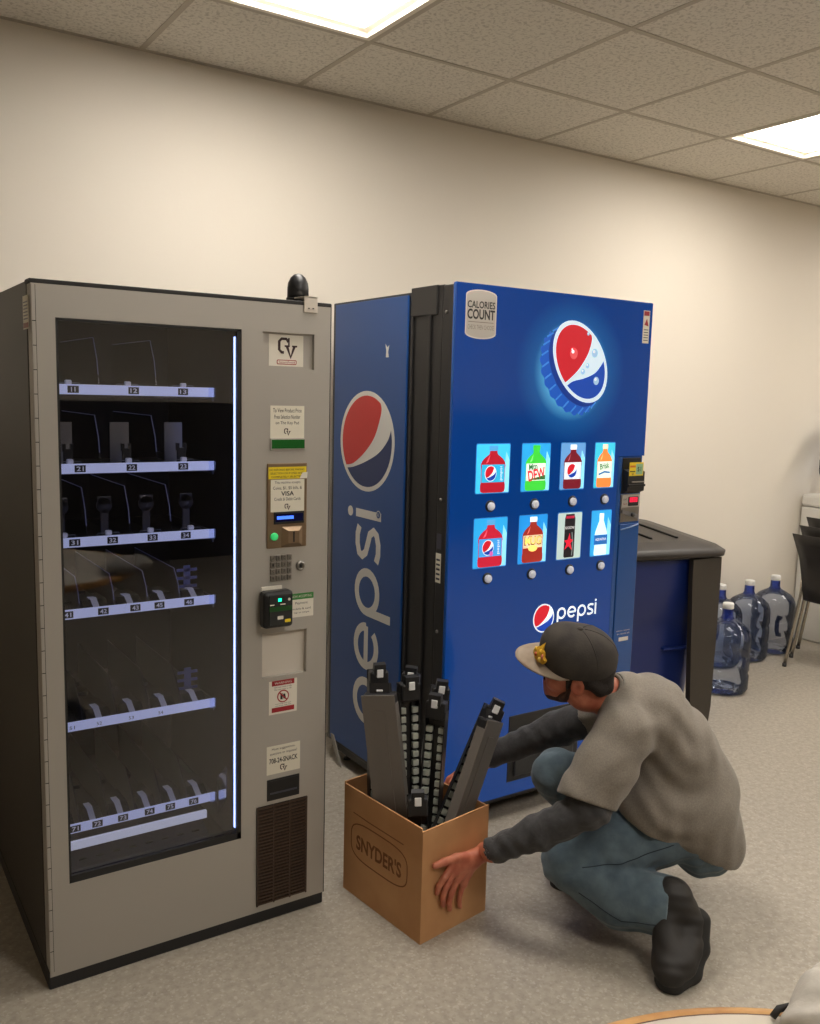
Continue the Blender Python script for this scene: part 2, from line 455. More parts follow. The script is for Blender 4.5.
sbox(b, 0, .03, .045, SDEP, .05, SH, darkcab, .003)
sbox(b, W - .03, W, .045, SDEP, .05, SH, darkcab, .003)
sbox(b, .03, W - .03, SDEP - .02, SDEP, .05, SH, darkcab)
sbox(b, .03, W - .03, .045, SDEP - .02, SH - .04, SH, darkcab, .003)
sbox(b, .03, W - .03, .045, SDEP - .02, .05, .23, darkcab)
sbox(b, .03, W - .03, SDEP - .2, SDEP - .021, .23, SH - .04, inner)
sbox(b, .551, .57, .045, SDEP - .2, .23, SH - .04, inner)
sbox(b, .57, W - .03, .05, SDEP - .2, .23, SH - .04, darkcab)
b.build('cabinet', snack)
b = MB(); sbox(b, -.001, W - .001, .001, SDEP - .02, 0, .05, black, .004); sbox(b, .3, .306, -.001, .002, .02, .026, blackrub); sbox(b, .46, .466, -.001, .002, .02, .026, blackrub)
b.build('kick_plate', snack)
# door frame: panels round the window
wx0, wx1, wz0, wz1 = .056, .537, .283, 1.744
b = MB(); z0, z1 = .036, SH - .008; y0, y1 = 0, .044
sbox(b, .002, wx0, y0, y1, z0, z1, silver); sbox(b, wx0, wx1, y0, y1, wz1, z1, silver); sbox(b, wx0, wx1, y0, y1, z0, wz0, silver)
# right column with recesses: CV sign recess and change window
rx0, rx1, rz0, rz1 = .600, .757, 1.643, 1.742
sbox(b, wx1, rx0, y0, y1, z0, z1, silver); sbox(b, rx1, W - .001, y0, y1, z0, z1, silver)
sbox(b, rx0, rx1, y0, y1, rz1, z1, silver); sbox(b, rx0, rx1, .012, y1, rz0, rz1, silver)
cx0, cx1, cz0, cz1 = .600, .742, .755, .887
sbox(b, rx0, rx1, y0, y1, cz1, rz0, silver); sbox(b, cx1, rx1, y0, y1, cz0, cz1, silver)
sbox(b, cx0, cx1, .016, y1, cz0, cz1, mat('pale_panel', srgb(208, 200, 188), .5)); sbox(b, rx0, rx1, y0, y1, z0, cz0, silver)
b.build('door_frame', snack)
b = MB(); sbox(b, -.002, W + .001, -.001, .05, SH - .009, SH + .002, blackrub, .002); sbox(b, W - .001, W + .002, 0, .046, .036, SH, blackrub)
b.build('door_gasket', snack)
b = MB(); sbox(b, .003, .011, -.002, .001, .05, SH - .012, silver); sbox(b, .011, .0125, -.0005, .001, .05, SH - .012, blackrub)
for k in range(1, 30): sbox(b, .003, .011, -.0023, 0, .05 + k * .058, .052 + k * .058, blackrub)
b.build('hinge_strip', snack)
b = MB()                                                           # window gasket
g = .006
sbox(b, wx0, wx0 + g, .002, .03, wz0, wz1, black); sbox(b, wx1 - g - .006, wx1, .002, .03, wz0, wz1, black); sbox(b, wx0, wx1, .002, .03, wz0, wz0 + .02, black); sbox(b, wx0, wx1, .002, .03, wz1 - g, wz1, black)
b.build('window_gasket', snack)
b = MB(); sbox(b, wx0 + g + .0005, wx1 - g - .007, .010, .014, wz0 + .021, wz1 - g - .0005, glassm); b.build('window_glass', snack)
b = MB(); sbox(b, wx1 - .014, wx1 - .0075, .016, .024, wz0 + .03, wz1 - .02, led); b.build('led_strip', snack)
b = MB(); sbox(b, wx0 + .004, wx1 - .002, .046, .058, wz0 - .02, wz0 + .004, mat('lower_rail', srgb(120, 122, 135), .3, .8)); b.build('lower_rail', snack)

num_bg = mat('number_tile', (.015, .015, .025), .5); num_fg = mat('number_white', srgb(210, 214, 235), .5, emit=srgb(200, 205, 240), es=.25)
rows = [(1.558, ['11', '12', '13'], [.117, .272, .407], 'clear'), (1.353, ['21', '22', '23'], [.130, .264, .406], 'clear'),
        (1.159, ['31', '32', '33', '34'], [.112, .210, .318, .412], 'clear'), (.967, ['41', '42', '43', '45', '46'], [.090, .182, .268, .335, .420], 'mid'),
        (.658, ['51', '52', '53', '54', ''], [.104, .175, .262, .345, .425], 'dark'), (.369, ['71', '72', '73', '74', '75', '76'], [.096, .155, .225, .300, .360, .430], 'dark')]
xr = .492
for ri, (zb, labs, xs_, kind) in enumerate(rows):
    zb2 = zb + .001
    t = MB(); x0 = .034
    sbox(t, x0, xr, .115, .62, zb2 - .004, zb2 - .001, mat('tray_floor', srgb(60, 60, 70), .4, .5))
    sbox(t, xr, xr + .004, .105, .62, zb2 - .012, zb2 + .02, greydiv)
    tray = t.build('tray', snack)
    s = MB(); sbox(s, x0, xr + .004, .100, .106, zb2, zb2 + .026, stripm, .0015)
    sbox(s, xr - .012, xr + .006, .097, .101, zb2 - .001, zb2 + .027, clear_mat('clip_clear', (.8, .85, 1), .1))
    s.build('price_strip', tray)
    for lb, x in zip(labs, xs_):
        if not lb: continue
        n = MB(); fr = Frame(n, (0, .0999, 0), (1, 0, 0), (0, 0, 1), (0, -1, 0))
        if zb == .658: fr.text(lb, x - .01, zb2 + .011, .014, .009, ink, 2); n.build('number_label', tray); continue
        fr.rect(x - .014, zb2 + .004, x + .014, zb2 + .022, num_bg, 1); fr.text(lb, x, zb2 + .013, .011 if lb == '11' else .018, .012, num_fg, 2, .02); n.build('number_label', tray)
    N = len(labs); cw = (xr - x0) / N
    hgt = {'clear': .15, 'mid': .10, 'dark': .115}[kind]
    for k in range(N + 1):
        x = x0 + k * cw - .001
        dv = MB(); mm = divm if kind == 'clear' else greydiv
        pts = [(.112, zb2), (.55, zb2), (.55, zb2 + hgt), (.17, zb2 + hgt), (.135, zb2 + hgt * .62), (.125, zb2 + hgt * .35)] if kind != 'dark' else [(.112, zb2), (.55, zb2), (.55, zb2 + hgt), (.2, zb2 + hgt), (.125, zb2 + .045)]
        if k < N:
            dv.prism(pts, 0, x, x + .0022, mm); 
            if kind != 'dark': dv.tube([(x + .001, y, z) for y, z in pts[2:]], .0013, mat('edge_glow', srgb(150, 155, 190), .3, emit=srgb(90, 100, 170), es=.12), 5)  # bright edge of the clear plastic put in as a faintly glowing tube
            dv.build('divider', tray)
    for k in range(N):
        xc = x0 + (k + .5) * cw; p = MB(); q_ = MB(); w2 = min(cw * .36, .035)
        wt = mat('white_tab', srgb(215, 215, 225), .4, emit=srgb(180, 185, 220), es=.12)
        if kind == 'clear':
            sbox(p, xc - w2, xc + w2, .135, .155, zb2, zb2 + .02, black, .003)
            p.tube([(xc - w2, .128, zb2 + .004), (xc - w2 * .8, .126, zb2 + .03), (xc + w2 * .8, .126, zb2 + .03), (xc + w2, .128, zb2 + .004)], .0012, silverp, 5)
            sbox(p, xc - .008, xc + .008, .118, .132, zb2 + .024, zb2 + .037, wt, .003)
            if ri == 1:
                sbox(p, xc - .012, xc + .012, .14, .15, zb2 + .02, zb2 + .062, black, .002); sbox(p, xc - .014, xc - .006, .14, .15, zb2 + .055, zb2 + .075, black)
                sbox(p, xc + .006, xc + .014, .14, .15, zb2 + .055, zb2 + .075, black)
                sbox(q_, xc - .026, xc + .026, .21, .213, zb2, zb2 + .13, silverp)
            if ri == 2:
                sbox(q_, xc - .011, xc + .011, .16, .166, zb2 + .0, zb2 + .09, greydiv, .003)
                q_.cyl((xc, .16, zb2 + .1), (xc, .166, zb2 + .1), .021, greydiv); sbox(q_, xc - .019, xc + .019, .16, .166, zb2 + .1, zb2 + .125, greydiv, .004)
        else:
            p.prism([(.118, zb2), (.26, zb2), (.26, zb2 + .03), (.16, zb2 + .034), (.118, zb2 + .012)], 0, xc - w2, xc + w2, black)
            p.prism([(.114, zb2 + .012), (.117, zb2 + .008), (.162, zb2 + .0385), (.20, zb2 + .034), (.20, zb2 + .03), (.158, zb2 + .036)], 0, xc - .008, xc + .008, wt)
            for q in range(4): sbox(p, xc - w2 + .002, xc + w2 - .002, .18 + q * .1, .185 + q * .1, zb2, zb2 + .012, greydiv)
            if kind == 'mid' or (kind == 'dark' and k == N - 1 and zb == .658):
                if k == N - 1:
                    bl = mat('blue_plate', srgb(110, 120, 190), .4)
                    sbox(q_, xc - .01, xc + .01, .19, .194, zb2 + .0, zb2 + .1, bl)
                    for q in range(3): sbox(q_, xc - .03, xc + .03, .19, .194, zb2 + .035 + q * .024, zb2 + .043 + q * .024, bl)
        p.build('pusher', tray)
        if q_.v: q_.build('product_plate', tray)
b = MB(); sbox(b, .05, .47, .1, .11, .322, .345, mat('bright_bar', srgb(215, 218, 230), .3, emit=srgb(195, 200, 225), es=.6)); b.build('drop_bar', snack)  # emission added so the bar looks lit; it is no light source
b = MB()                                                           # delivery bin flap with slots
b.prism([(.12, .24), (.125, .232), (.30, .318), (.295, .324)], 0, .05, .49, mat('bin_flap', srgb(70, 70, 82), .4))
for k in range(9): sbox(b, .07 + k * .047, .09 + k * .047, .155, .162, .258, .262, black)
b.build('delivery_flap', snack)
b = MB(); b.prism([(.03, .40), (.10, .33), (.10, .44), (.03, .5)], 0, .502, .505, clear_mat('clear_bracket', (.8, .82, .95), .1, 1.45, .12, (.5, .55, .8))); b.build('side_baffle', snack)

def sframe(b, y=0): return Frame(b, (0, y, 0), (1, 0, 0), (0, 0, 1), (0, -1, 0))
def logo_cv(fr, x, z, s, m, layer):
    """interlocked block C and V"""
    T = lambda P: [(x + a * s, z + q * s) for a, q in P]
    w_ = .15 * s
    fr.stroke(T([(.06, .30), (-.06, .46), (-.34, .46), (-.48, .32), (-.48, -.12), (-.34, -.26), (-.2, -.26)]), w_, m, layer)
    fr.stroke(T([(.09, .10), (.09, .52)]), w_ * .6, m, layer + .3)
    fr.stroke(T([(-.02, .08), (.2, -.52), (.42, .08)]), w_ * 1.05, m, layer + .6)
    fr.stroke(T([(-.16, .08), (.14, .08)]), w_ * .6, m, layer + .9); fr.stroke(T([(.28, .08), (.58, .08)]), w_ * .6, m, layer + .9)
b = MB(); f = sframe(b, .012); f.rect(.622, 1.650, .728, 1.737, white, 1)
brn = mat('brown_ink', srgb(56, 34, 34), .6); logo_cv(f, .678, 1.702, .052, brn, 2)
f.rect(.646, 1.655, .707, 1.668, redink, 2, .004); f.rect(.648, 1.657, .705, 1.666, white, 3, .003); f.text('SmartFood', .6765, 1.6615, .05, .006, redink, 4)
b.build('logo_sticker', snack, label='white sticker with dark CV monogram')
b = MB(); f = sframe(b); f.rect(.622, 1.449, .727, 1.540, cream, 1)
for k, tx in enumerate(['To View Product Price', 'Press Selection Number', 'on The Key Pad']): f.text(tx, .674, 1.527 - k * .018, .088 - k * .008, .011, ink, 2)
logo_cv(f, .674, 1.467, .018, brn, 2); b.build('instruction_sticker', snack, label='cream price-check instruction sticker')
b = MB(); sbox(b, .621, .730, -.004, .001, 1.416, 1.449, silver, .001); sbox(b, .625, .727, -.005, -.002, 1.420, 1.445, mat('green_display', srgb(22, 74, 26), .25, emit=srgb(30, 120, 40), es=.12)); b.build('price_display', snack, label='small green price display')
brz = mat('bronze_plate', srgb(150, 128, 104), .35, .8)
b = MB(); sbox(b, .612, .736, -.005, .001, 1.136, 1.378, brz, .002); plate = b.build('payment_plate', snack, label='bronze coloured payment plate')
b = MB(); f = sframe(b, -.005); ylw = mat('yellow_label', srgb(232, 206, 30), .5)
f.rect(.615, 1.334, .733, 1.368, ylw, 1)
for k in range(3): f.text(['NO REFUNDS BEFORE MAKING', 'SELECTION OR IF USED AND', 'COMPLETELY SELECTED'][k], .672, 1.360 - k * .010, .108 - k * .006, .0055, ink, 2)
f.poly([(.712, 1.334), (.735, 1.334), (.737, 1.352), (.72, 1.35)], white, 3)
b.build('yellow_sticker', plate)
b = MB(); f = sframe(b, -.005); f.rect(.622, 1.240, .727, 1.332, cream, 1)
for k, (tx, w_, h_) in enumerate([('This machine accepts', .08, .009), ('Coins, $1, $5 bills, &', .09, .010), ('VISA', .04, .013), ('Credit & Debit Cards', .082, .009)]):
    f.text(tx, .674, 1.323 - k * .0155, w_, h_, ink, 2, .02 if k == 2 else 0)
logo_cv(f, .674, 1.254, .016, brn, 2); b.build('payment_sticker', plate)
b = MB(); sbox(b, .632, .726, -.008, -.004, 1.205, 1.240, black, .001); sbox(b, .636, .722, -.009, -.007, 1.212, 1.234, mat('blue_lcd', srgb(10, 14, 60), .2))
sbox(b, .640, .692, -.0096, -.0085, 1.219, 1.228, mat('lcd_text', (.05, .15, 1), .5, emit=(.06, .2, 1), es=1.2)); b.build('blue_display', plate, label='glowing blue text display')
b = MB(); b.lathe([(.011, 0), (.011, .005), (.008, .007)], (0, 0, 0), mat('green_button', srgb(60, 190, 110), .3, emit=srgb(50, 200, 110), es=.5), 20, Matrix.Translation((.633, -.005, 1.170)) @ Matrix.Rotation(PI / 2, 4, 'X')); b.build('return_button', plate, label='green lit coin return button')
b = MB(); V = [(.656, -.005, 1.138), (.722, -.005, 1.138), (.722, -.005, 1.197), (.656, -.005, 1.197), (.672, -.018, 1.150), (.706, -.018, 1.150), (.706, -.018, 1.185), (.672, -.018, 1.185)]
b.add(V, [(3, 2, 1, 0), (4, 5, 6, 7), (0, 1, 5, 4), (1, 2, 6, 5), (2, 3, 7, 6), (3, 0, 4, 7)], brz); sbox(b, .687, .691, -.019, -.017, 1.153, 1.183, black); b.build('coin_slot', plate)
b = MB()
for r in range(4):
    for c in range(4):
        x = .630 + c * .0175; z = 1.107 - r * .0195
        sbox(b, x - .007, x + .007, -.006, .001, z - .008, z + .008, steel, .0015)
        Frame(b, (0, -.006, 0), (1, 0, 0), (0, 0, 1), (0, -1, 0)).text('ABCD123456789*0#'[r * 4 + c], x, z, .005, .008, ink, 1)
b.build('keypad', snack)
b = MB(); M = Matrix.Translation((.718, 0, 1.078)) @ Matrix.Rotation(PI / 2, 4, 'X'); b.lathe([(.014, 0), (.014, .006), (.011, .008), (.008, .008), (.008, .004)], (0, 0, 0), steel, 24, M); sbox(b, .716, .720, -.009, -.005, 1.074, 1.083, black); b.build('door_lock', snack)
b = MB(); sbox(b, .596, .660, -.003, .001, .905, 1.026, white, .001)
sbox(b, .587, .678, -.044, -.003, .912, 1.018, black, .010); rd = b.build('card_reader', snack, label='black card reader with green screen')
b = MB(); sbox(b, .600, .673, -.047, -.043, .921, 1.009, mat('reader_face', (.02, .022, .022), .2), .003); f = Frame(b, (-.006, -.047, .004), (1, 0, 0), (0, 0, 1), (0, -1, 0))
f.rect(.607, .958, .678, .972, mat('reader_screen', srgb(10, 44, 14), .3, emit=srgb(20, 90, 30), es=.15), 1)
f.rect(.634, .986, .644, .995, mat('reader_led', (.0, .9, .45), .5, emit=(.0, 1, .45), es=2), 1); f.ell(.668, .99, .004, .004, white, 1); f.rect(.609, .976, .622, .979, white, 1); f.rect(.640, .976, .656, .979, white, 1)
f.rect(.632, .934, .650, .944, white, 1, .002); f.rect(.655, .924, .673, .933, ylw, 1, .002); b.build('reader_keys', rd)
b = MB(); f = sframe(b); f.rect(.686, .925, .763, .996, white, 1); f.rect(.686, .978, .763, .996, mat('green_label', srgb(60, 130, 60), .5), 2)
f.text('NOW ACCEPTING', .724, .987, .065, .007, white, 3); f.text('Payment', .724, .966, .04, .009, ink, 2); f.text('mobile & card', .724, .950, .06, .006, ink, 2); f.text('tap or swipe', .724, .938, .05, .006, ink, 2); b.build('green_white_sticker', snack)
b = MB(); f = sframe(b); f.rect(.622, .641, .712, .742, white, 1); f.rect(.631, .727, .703, .742, redink, 2); f.rect(.631, .647, .703, .661, redink, 2); f.text('WARNING', .667, .7345, .055, .007, white, 3)
for k in range(2): f.text('Do not rock or tilt', .667, .722 - k * .007, .055, .004, ink, 2); f.text('machine may fall', .667, .671 - k * .006, .05, .0035, ink, 2)
f.ell(.667, .693, .019, .019, redink, 2); f.ell(.667, .693, .0155, .0155, white, 3); f.rect(.658, .684, .665, .702, ink, 4); f.poly([(.667, .686), (.676, .684), (.673, .7), (.667, .7)], ink, 4)
f.stroke([(.655, .705), (.679, .681)], .004, redink, 5); b.build('warning_sticker', snack, label='white and red tilt warning sticker')
b = MB(); f = sframe(b); f.rect(.616, .458, .724, .545, cream, 1); f.text('Have suggestions,', .67, .534, .075, .009, ink, 2); f.text('questions or requests?', .67, .520, .088, .010, ink, 2)
f.text('708-24-SNACK', .67, .499, .092, .016, ink, 2, .02); logo_cv(f, .67, .474, .02, brn, 2); b.build('phone_sticker', snack, label='cream sticker with a phone number')
b = MB(); sbox(b, .617, .722, -.003, .001, .378, .443, black, .001); sbox(b, .622, .717, -.004, -.002, .383, .438, mat('dark_recess', (.006, .006, .006), .5)); sbox(b, .626, .713, -.0055, -.003, .398, .403, greydiv); b.build('coin_return', snack)
gr = mat('brown_grille', srgb(62, 44, 32), .45)
b = MB(); sbox(b, .584, .748, -.001, .001, .056, .366, mat('grille_back', srgb(28, 19, 14), .6))
for k in range(30): z = .059 + k * .0103; sbox(b, .584, .748, -.005, -.001, z, z + .0055, gr)
for x in (.584, .637, .690, .744): sbox(b, x, x + .004, -.006, -.001, .056, .366, gr)
b.build('vent_grille', snack, label='brown slotted vent grille')
b = MB(); b.lathe([(.031, 0), (.031, .03), (.029, .045), (.022, .060), (.012, .069), (.002, .072)], (.753, .10, SH + .018), black, 28)
b.lathe([(.034, 0), (.034, .006)], (.753, .10, SH + .014), black, 28); b.cyl((.753, .10, SH), (.753, .10, SH + .014), .016, black); b.build('antenna_dome', snack, label='black antenna dome')
b = MB(); pb = mat('pale_bracket', srgb(205, 196, 184), .45, .2); sbox(b, .722, .764, -.004, 0, 1.802, 1.846, pb, .001); sbox(b, .722, .764, -.004, .06, 1.843, 1.847, pb)
sbox(b, .734, .738, -.006, -.003, 1.812, 1.815, black); sbox(b, .748, .752, -.006, -.003, 1.812, 1.815, black); b.build('lock_bracket', snack)
b = MB(); f = Frame(b, (0, 0, 0), (0, -1, 0), (0, 0, 1), (-1, 0, 0)); f.rect(-.088, 1.715, -.02, 1.795, cream, 1); f.rect(-.084, 1.718, -.024, 1.73, mat('dull_red', srgb(140, 90, 80), .5), 2)
for k in range(6): f.rect(-.08, 1.738 + k * .008, -.03, 1.741 + k * .008, greydiv, 2)
b.build('side_sticker', snack)

# ================================================================ SODA MACHINE
PX_, PY_ = 1.803, 2.4767; PW, PDEP, PH = .944, .85, 1.954
soda = empty('soda_vending_machine', (PX_, PY_ + .012, 0), label='blue soda vending machine with eight lit bottle pictures, behind the crouching man', cat='vending machine')
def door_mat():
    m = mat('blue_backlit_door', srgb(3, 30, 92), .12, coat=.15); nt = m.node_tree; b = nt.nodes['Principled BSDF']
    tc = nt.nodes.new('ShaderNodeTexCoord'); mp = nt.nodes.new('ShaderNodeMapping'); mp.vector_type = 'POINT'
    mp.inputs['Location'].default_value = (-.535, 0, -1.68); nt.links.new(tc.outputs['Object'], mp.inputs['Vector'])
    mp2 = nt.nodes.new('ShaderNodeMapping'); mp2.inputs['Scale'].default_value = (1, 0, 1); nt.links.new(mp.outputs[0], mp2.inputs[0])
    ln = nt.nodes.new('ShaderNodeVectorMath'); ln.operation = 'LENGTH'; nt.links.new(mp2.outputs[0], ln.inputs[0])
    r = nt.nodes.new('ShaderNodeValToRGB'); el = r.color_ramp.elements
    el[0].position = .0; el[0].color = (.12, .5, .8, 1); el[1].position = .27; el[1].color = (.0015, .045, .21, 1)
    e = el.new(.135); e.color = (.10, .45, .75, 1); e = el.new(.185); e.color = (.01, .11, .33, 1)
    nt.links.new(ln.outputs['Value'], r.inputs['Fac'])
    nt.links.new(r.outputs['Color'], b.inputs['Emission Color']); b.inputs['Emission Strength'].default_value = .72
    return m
doorm = door_mat()
trimblue = mat('blue_door_trim', srgb(20, 78, 150), .25, coat=.4)
sideblue = mat('blue_side_panel', srgb(24, 70, 132), .4)
pblack = mat('cabinet_black', (.012, .011, .011), .45)
decalwhite = mat('white_print', srgb(215, 212, 205), .5)
litwhite = mat('lit_white', (.8, .85, .9), .3, emit=(.75, .85, .95), es=.75)
litred = mat('lit_red', srgb(190, 20, 35), .3, emit=srgb(225, 30, 50), es=.6)
litblue = mat('lit_blue', srgb(10, 60, 160), .3, emit=srgb(10, 70, 190), es=.55)
b = MB()
b.box((.004, .26, .08), (PW - .004, PDEP, PH - .012), pblack, .004)
b.box((.004, .07, .10), (PW - .004, .26, PH), pblack, .004)
b.box((-.002, .10, PH - .1), (.02, .262, PH + .001), pblack, .003)
for y in (.135, .245): b.box((-.003, y, .1), (.004, y + .014, PH - .1), pblack, .002)
b.build('cabinet', soda)
b = MB(); b.box((.001, .0, .085), (PW, .07, PH - .003), pblack, .006)
for z in (1.86, 1.22, .75): b.lathe([(.006, 0), (.006, .003), (.003, .005)], (0, 0, 0), steel, 12, Matrix.Translation((.001, .045, z)) @ Matrix.Rotation(-PI / 2, 4, 'Y'))
door = b.build('door', soda)
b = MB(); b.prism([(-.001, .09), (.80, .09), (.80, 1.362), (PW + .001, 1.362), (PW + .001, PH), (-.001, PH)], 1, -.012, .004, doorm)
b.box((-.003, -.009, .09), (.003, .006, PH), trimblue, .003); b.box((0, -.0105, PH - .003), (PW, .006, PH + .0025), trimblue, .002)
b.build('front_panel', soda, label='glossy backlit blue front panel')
b = MB(); b.box((.82, -.004, .12), (PW + .001, .004, 1.362), trimblue, .004); b.box((.80, -.011, .12), (.822, .004, 1.362), trimblue, .004)
b.box((.832, -.009, .12), (PW - .002, -.003, 1.092), trimblue, .003); b.tube([(.838, -.010, 1.07), (.89, -.011, 1.078), (.935, -.010, 1.088)], .003, mat('pale_edge', srgb(120, 150, 195), .3), 6)
b.build('service_door', soda)
# payment column
b = MB(); b.box((.832, -.006, 1.212), (.938, .02, 1.355), black, .004); b.prism([(-.006, 1.31), (-.03, 1.30), (-.03, 1.225), (-.006, 1.215)], 0, .84, .934, black)
b.box((.862, -.034, 1.258), (.932, -.029, 1.263), steel, .001); b.box((.842, -.037, 1.242), (.934, -.029, 1.252), black, .001)
pay = b.build('bill_validator', soda)
b = MB(); f = Frame(b, (0, -.03, 0), (1, 0, 0), (0, 0, 1), (0, -1, 0)); f.rect(.846, 1.285, .924, 1.338, mat('sticker_yellow', srgb(226, 196, 40), .4, emit=srgb(226, 196, 40), es=.1), 1)
f.rect(.882, 1.29, .92, 1.332, mat('sticker_green', srgb(150, 190, 150), .5), 2); f.rect(.849, 1.318, .880, 1.326, mat('sticker_orange', srgb(215, 120, 40), .5), 2); f.rect(.849, 1.30, .878, 1.304, ink, 2)
f.text('$1', .9, 1.31, .02, .02, ink, 3); f.text('$5', .865, 1.292, .012, .01, ink, 3); b.build('bill_sticker', pay, label='yellow bill sticker')
b = MB(); b.box((.832, -.008, 1.10), (.938, .01, 1.210), steel, .002); b.box((.838, -.010, 1.158), (.934, -.006, 1.206), mat('silver_face', srgb(190, 185, 178), .4, .4), .001)
f = Frame(b, (0, -.0102, 0), (1, 0, 0), (0, 0, 1), (0, -1, 0)); f.rect(.870, 1.163, .928, 1.200, black, 1, .004); f.rect(.878, 1.178, .922, 1.197, mat('red_display', srgb(220, 20, 50), .3, emit=(1, .02, .08), es=.8), 2)
f.text('1.50', .9, 1.187, .03, .011, mat('dark_red', (.25, 0, .01), .5), 3); f.text('EXACT', .852, 1.19, .022, .006, ink, 2); f.text('CHANGE', .852, 1.172, .022, .006, redink, 2)
b.prism([(.838, 1.150), (.93, 1.128), (.93, 1.108), (.838, 1.136)], 1, -.014, -.008, silverp); b.lathe([(.009, 0), (.009, .012)], (0, 0, 0), black, 16, Matrix.Translation((.895, -.008, 1.128)) @ Matrix.Rotation(PI / 2, 4, 'X'))
b.build('coin_mechanism', soda, label='silver coin mechanism with red display')
def pf(b, y=-.012, step=.0004): return Frame(b, (0, y, 0), (1, 0, 0), (0, 0, 1), (0, -1, 0), step)
def xz(x, z): return (x - PX_, z)
# CALORIES COUNT badge
b = MB(); f = pf(b); grey = mat('badge_grey', srgb(190, 184, 176), .35, .3)
def badge(cx, cz, hw, hh, m, layer):
    pts = []
    for k in range(13): t = PI * k / 12; pts.append((cx + hw * math.cos(t) * (1 if 0 < k < 12 else 1), cz + hh * .78 + hh * .22 * math.sin(t)))
    for k in range(13): t = PI + PI * k / 12; pts.append((cx + hw * math.cos(t), cz - hh * .78 + hh * .22 * math.sin(t)))
    f.poly(pts, m, layer)
badge(.104, 1.855, .066, .082, decalwhite, 1); badge(.104, 1.855, .062, .078, grey, 2)
f.text('CALORIES', .104, 1.887, .118, .024, ink, 3, .02); f.text('COUNT', .104, 1.855, .118, .034, ink, 3, .03)
f.rect(.05, 1.828, .158, 1.830, mat('badge_line', srgb(120, 112, 104), .5), 3); f.text('CHECK THEN CHOOSE', .104, 1.812, .112, .015, mat('badge_text', srgb(130, 122, 112), .5), 3)
b.build('calories_badge', soda, label='grey CALORIES COUNT badge')
# round emblem: white disc, red upper cap, blue lower cap separated by a swelling white wave
GR = [(.55, .84), (.52, .58), (.31, .12), (-.04, -.21), (-.46, -.46), (-.80, -.56)]
GB = [(.95, .28), (.76, .05), (.46, -.20), (.0, -.40), (-.46, -.54), (-.78, -.64)]
CR = [(.38, .93), (.357, .70), (.236, .30), (-.05, -.19), (-.33, -.53), (-.54, -.76)]
CB = [(.93, .40), (.74, .20), (.52, -.09), (.14, -.37), (-.24, -.59), (-.46, -.80)]
def smooth_curve(P, n=5):
    out = []
    for i in range(len(P) - 1):
        p0 = P[max(i - 1, 0)]; p1 = P[i]; p2 = P[i + 1]; p3 = P[min(i + 2, len(P) - 1)]
        for k in range(n):
            t = k / n
            out.append(tuple(.5 * (2 * p1[a] + (p2[a] - p0[a]) * t + (2 * p0[a] - 5 * p1[a] + 4 * p2[a] - p3[a]) * t * t + (3 * p1[a] - p0[a] - 3 * p2[a] + p3[a]) * t ** 3) for a in (0, 1)))
    return out + [P[-1]]
def globe_t(f, T, mats, layer, red=GR, blue=GB, R=.91):
    mw, mr, mb_ = mats
    f.poly([T(math.cos(2 * PI * k / 48), math.sin(2 * PI * k / 48)) for k in range(48)], mw, layer)
    def rim(p): l = math.hypot(*p); return (p[0] / l * R, p[1] / l * R)
    for C, m, ccw in ((red, mr, True), (blue, mb_, False)):
        C = [rim(C[0])] + list(C[1:-1]) + [rim(C[-1])]; cur = smooth_curve(C)
        a0 = math.atan2(C[-1][1], C[-1][0]); a1 = math.atan2(C[0][1], C[0][0])
        if ccw:                                                   # from the curve's end clockwise over the top back to its start
            if a0 < 0: a0 += 2 * PI
            arc = [a0 + (a1 - a0) * k / 24 for k in range(1, 24)]
        else:                                                     # counter-clockwise under the bottom
            if a0 > 0: a0 -= 2 * PI
            arc = [a0 + (a1 - a0) * k / 24 for k in range(1, 24)]
        f.poly([T(*p) for p in cur] + [T(R * math.cos(a), R * math.sin(a)) for a in arc], m, layer + 1)
def globe(f, cx, cz, ra, rb, mats, layer, rot=0):
    c, s = math.cos(rot), math.sin(rot)
    globe_t(f, lambda u, v: (cx + (u * c - v * s) * ra, cz + (u * s + v * c) * rb), mats, layer)
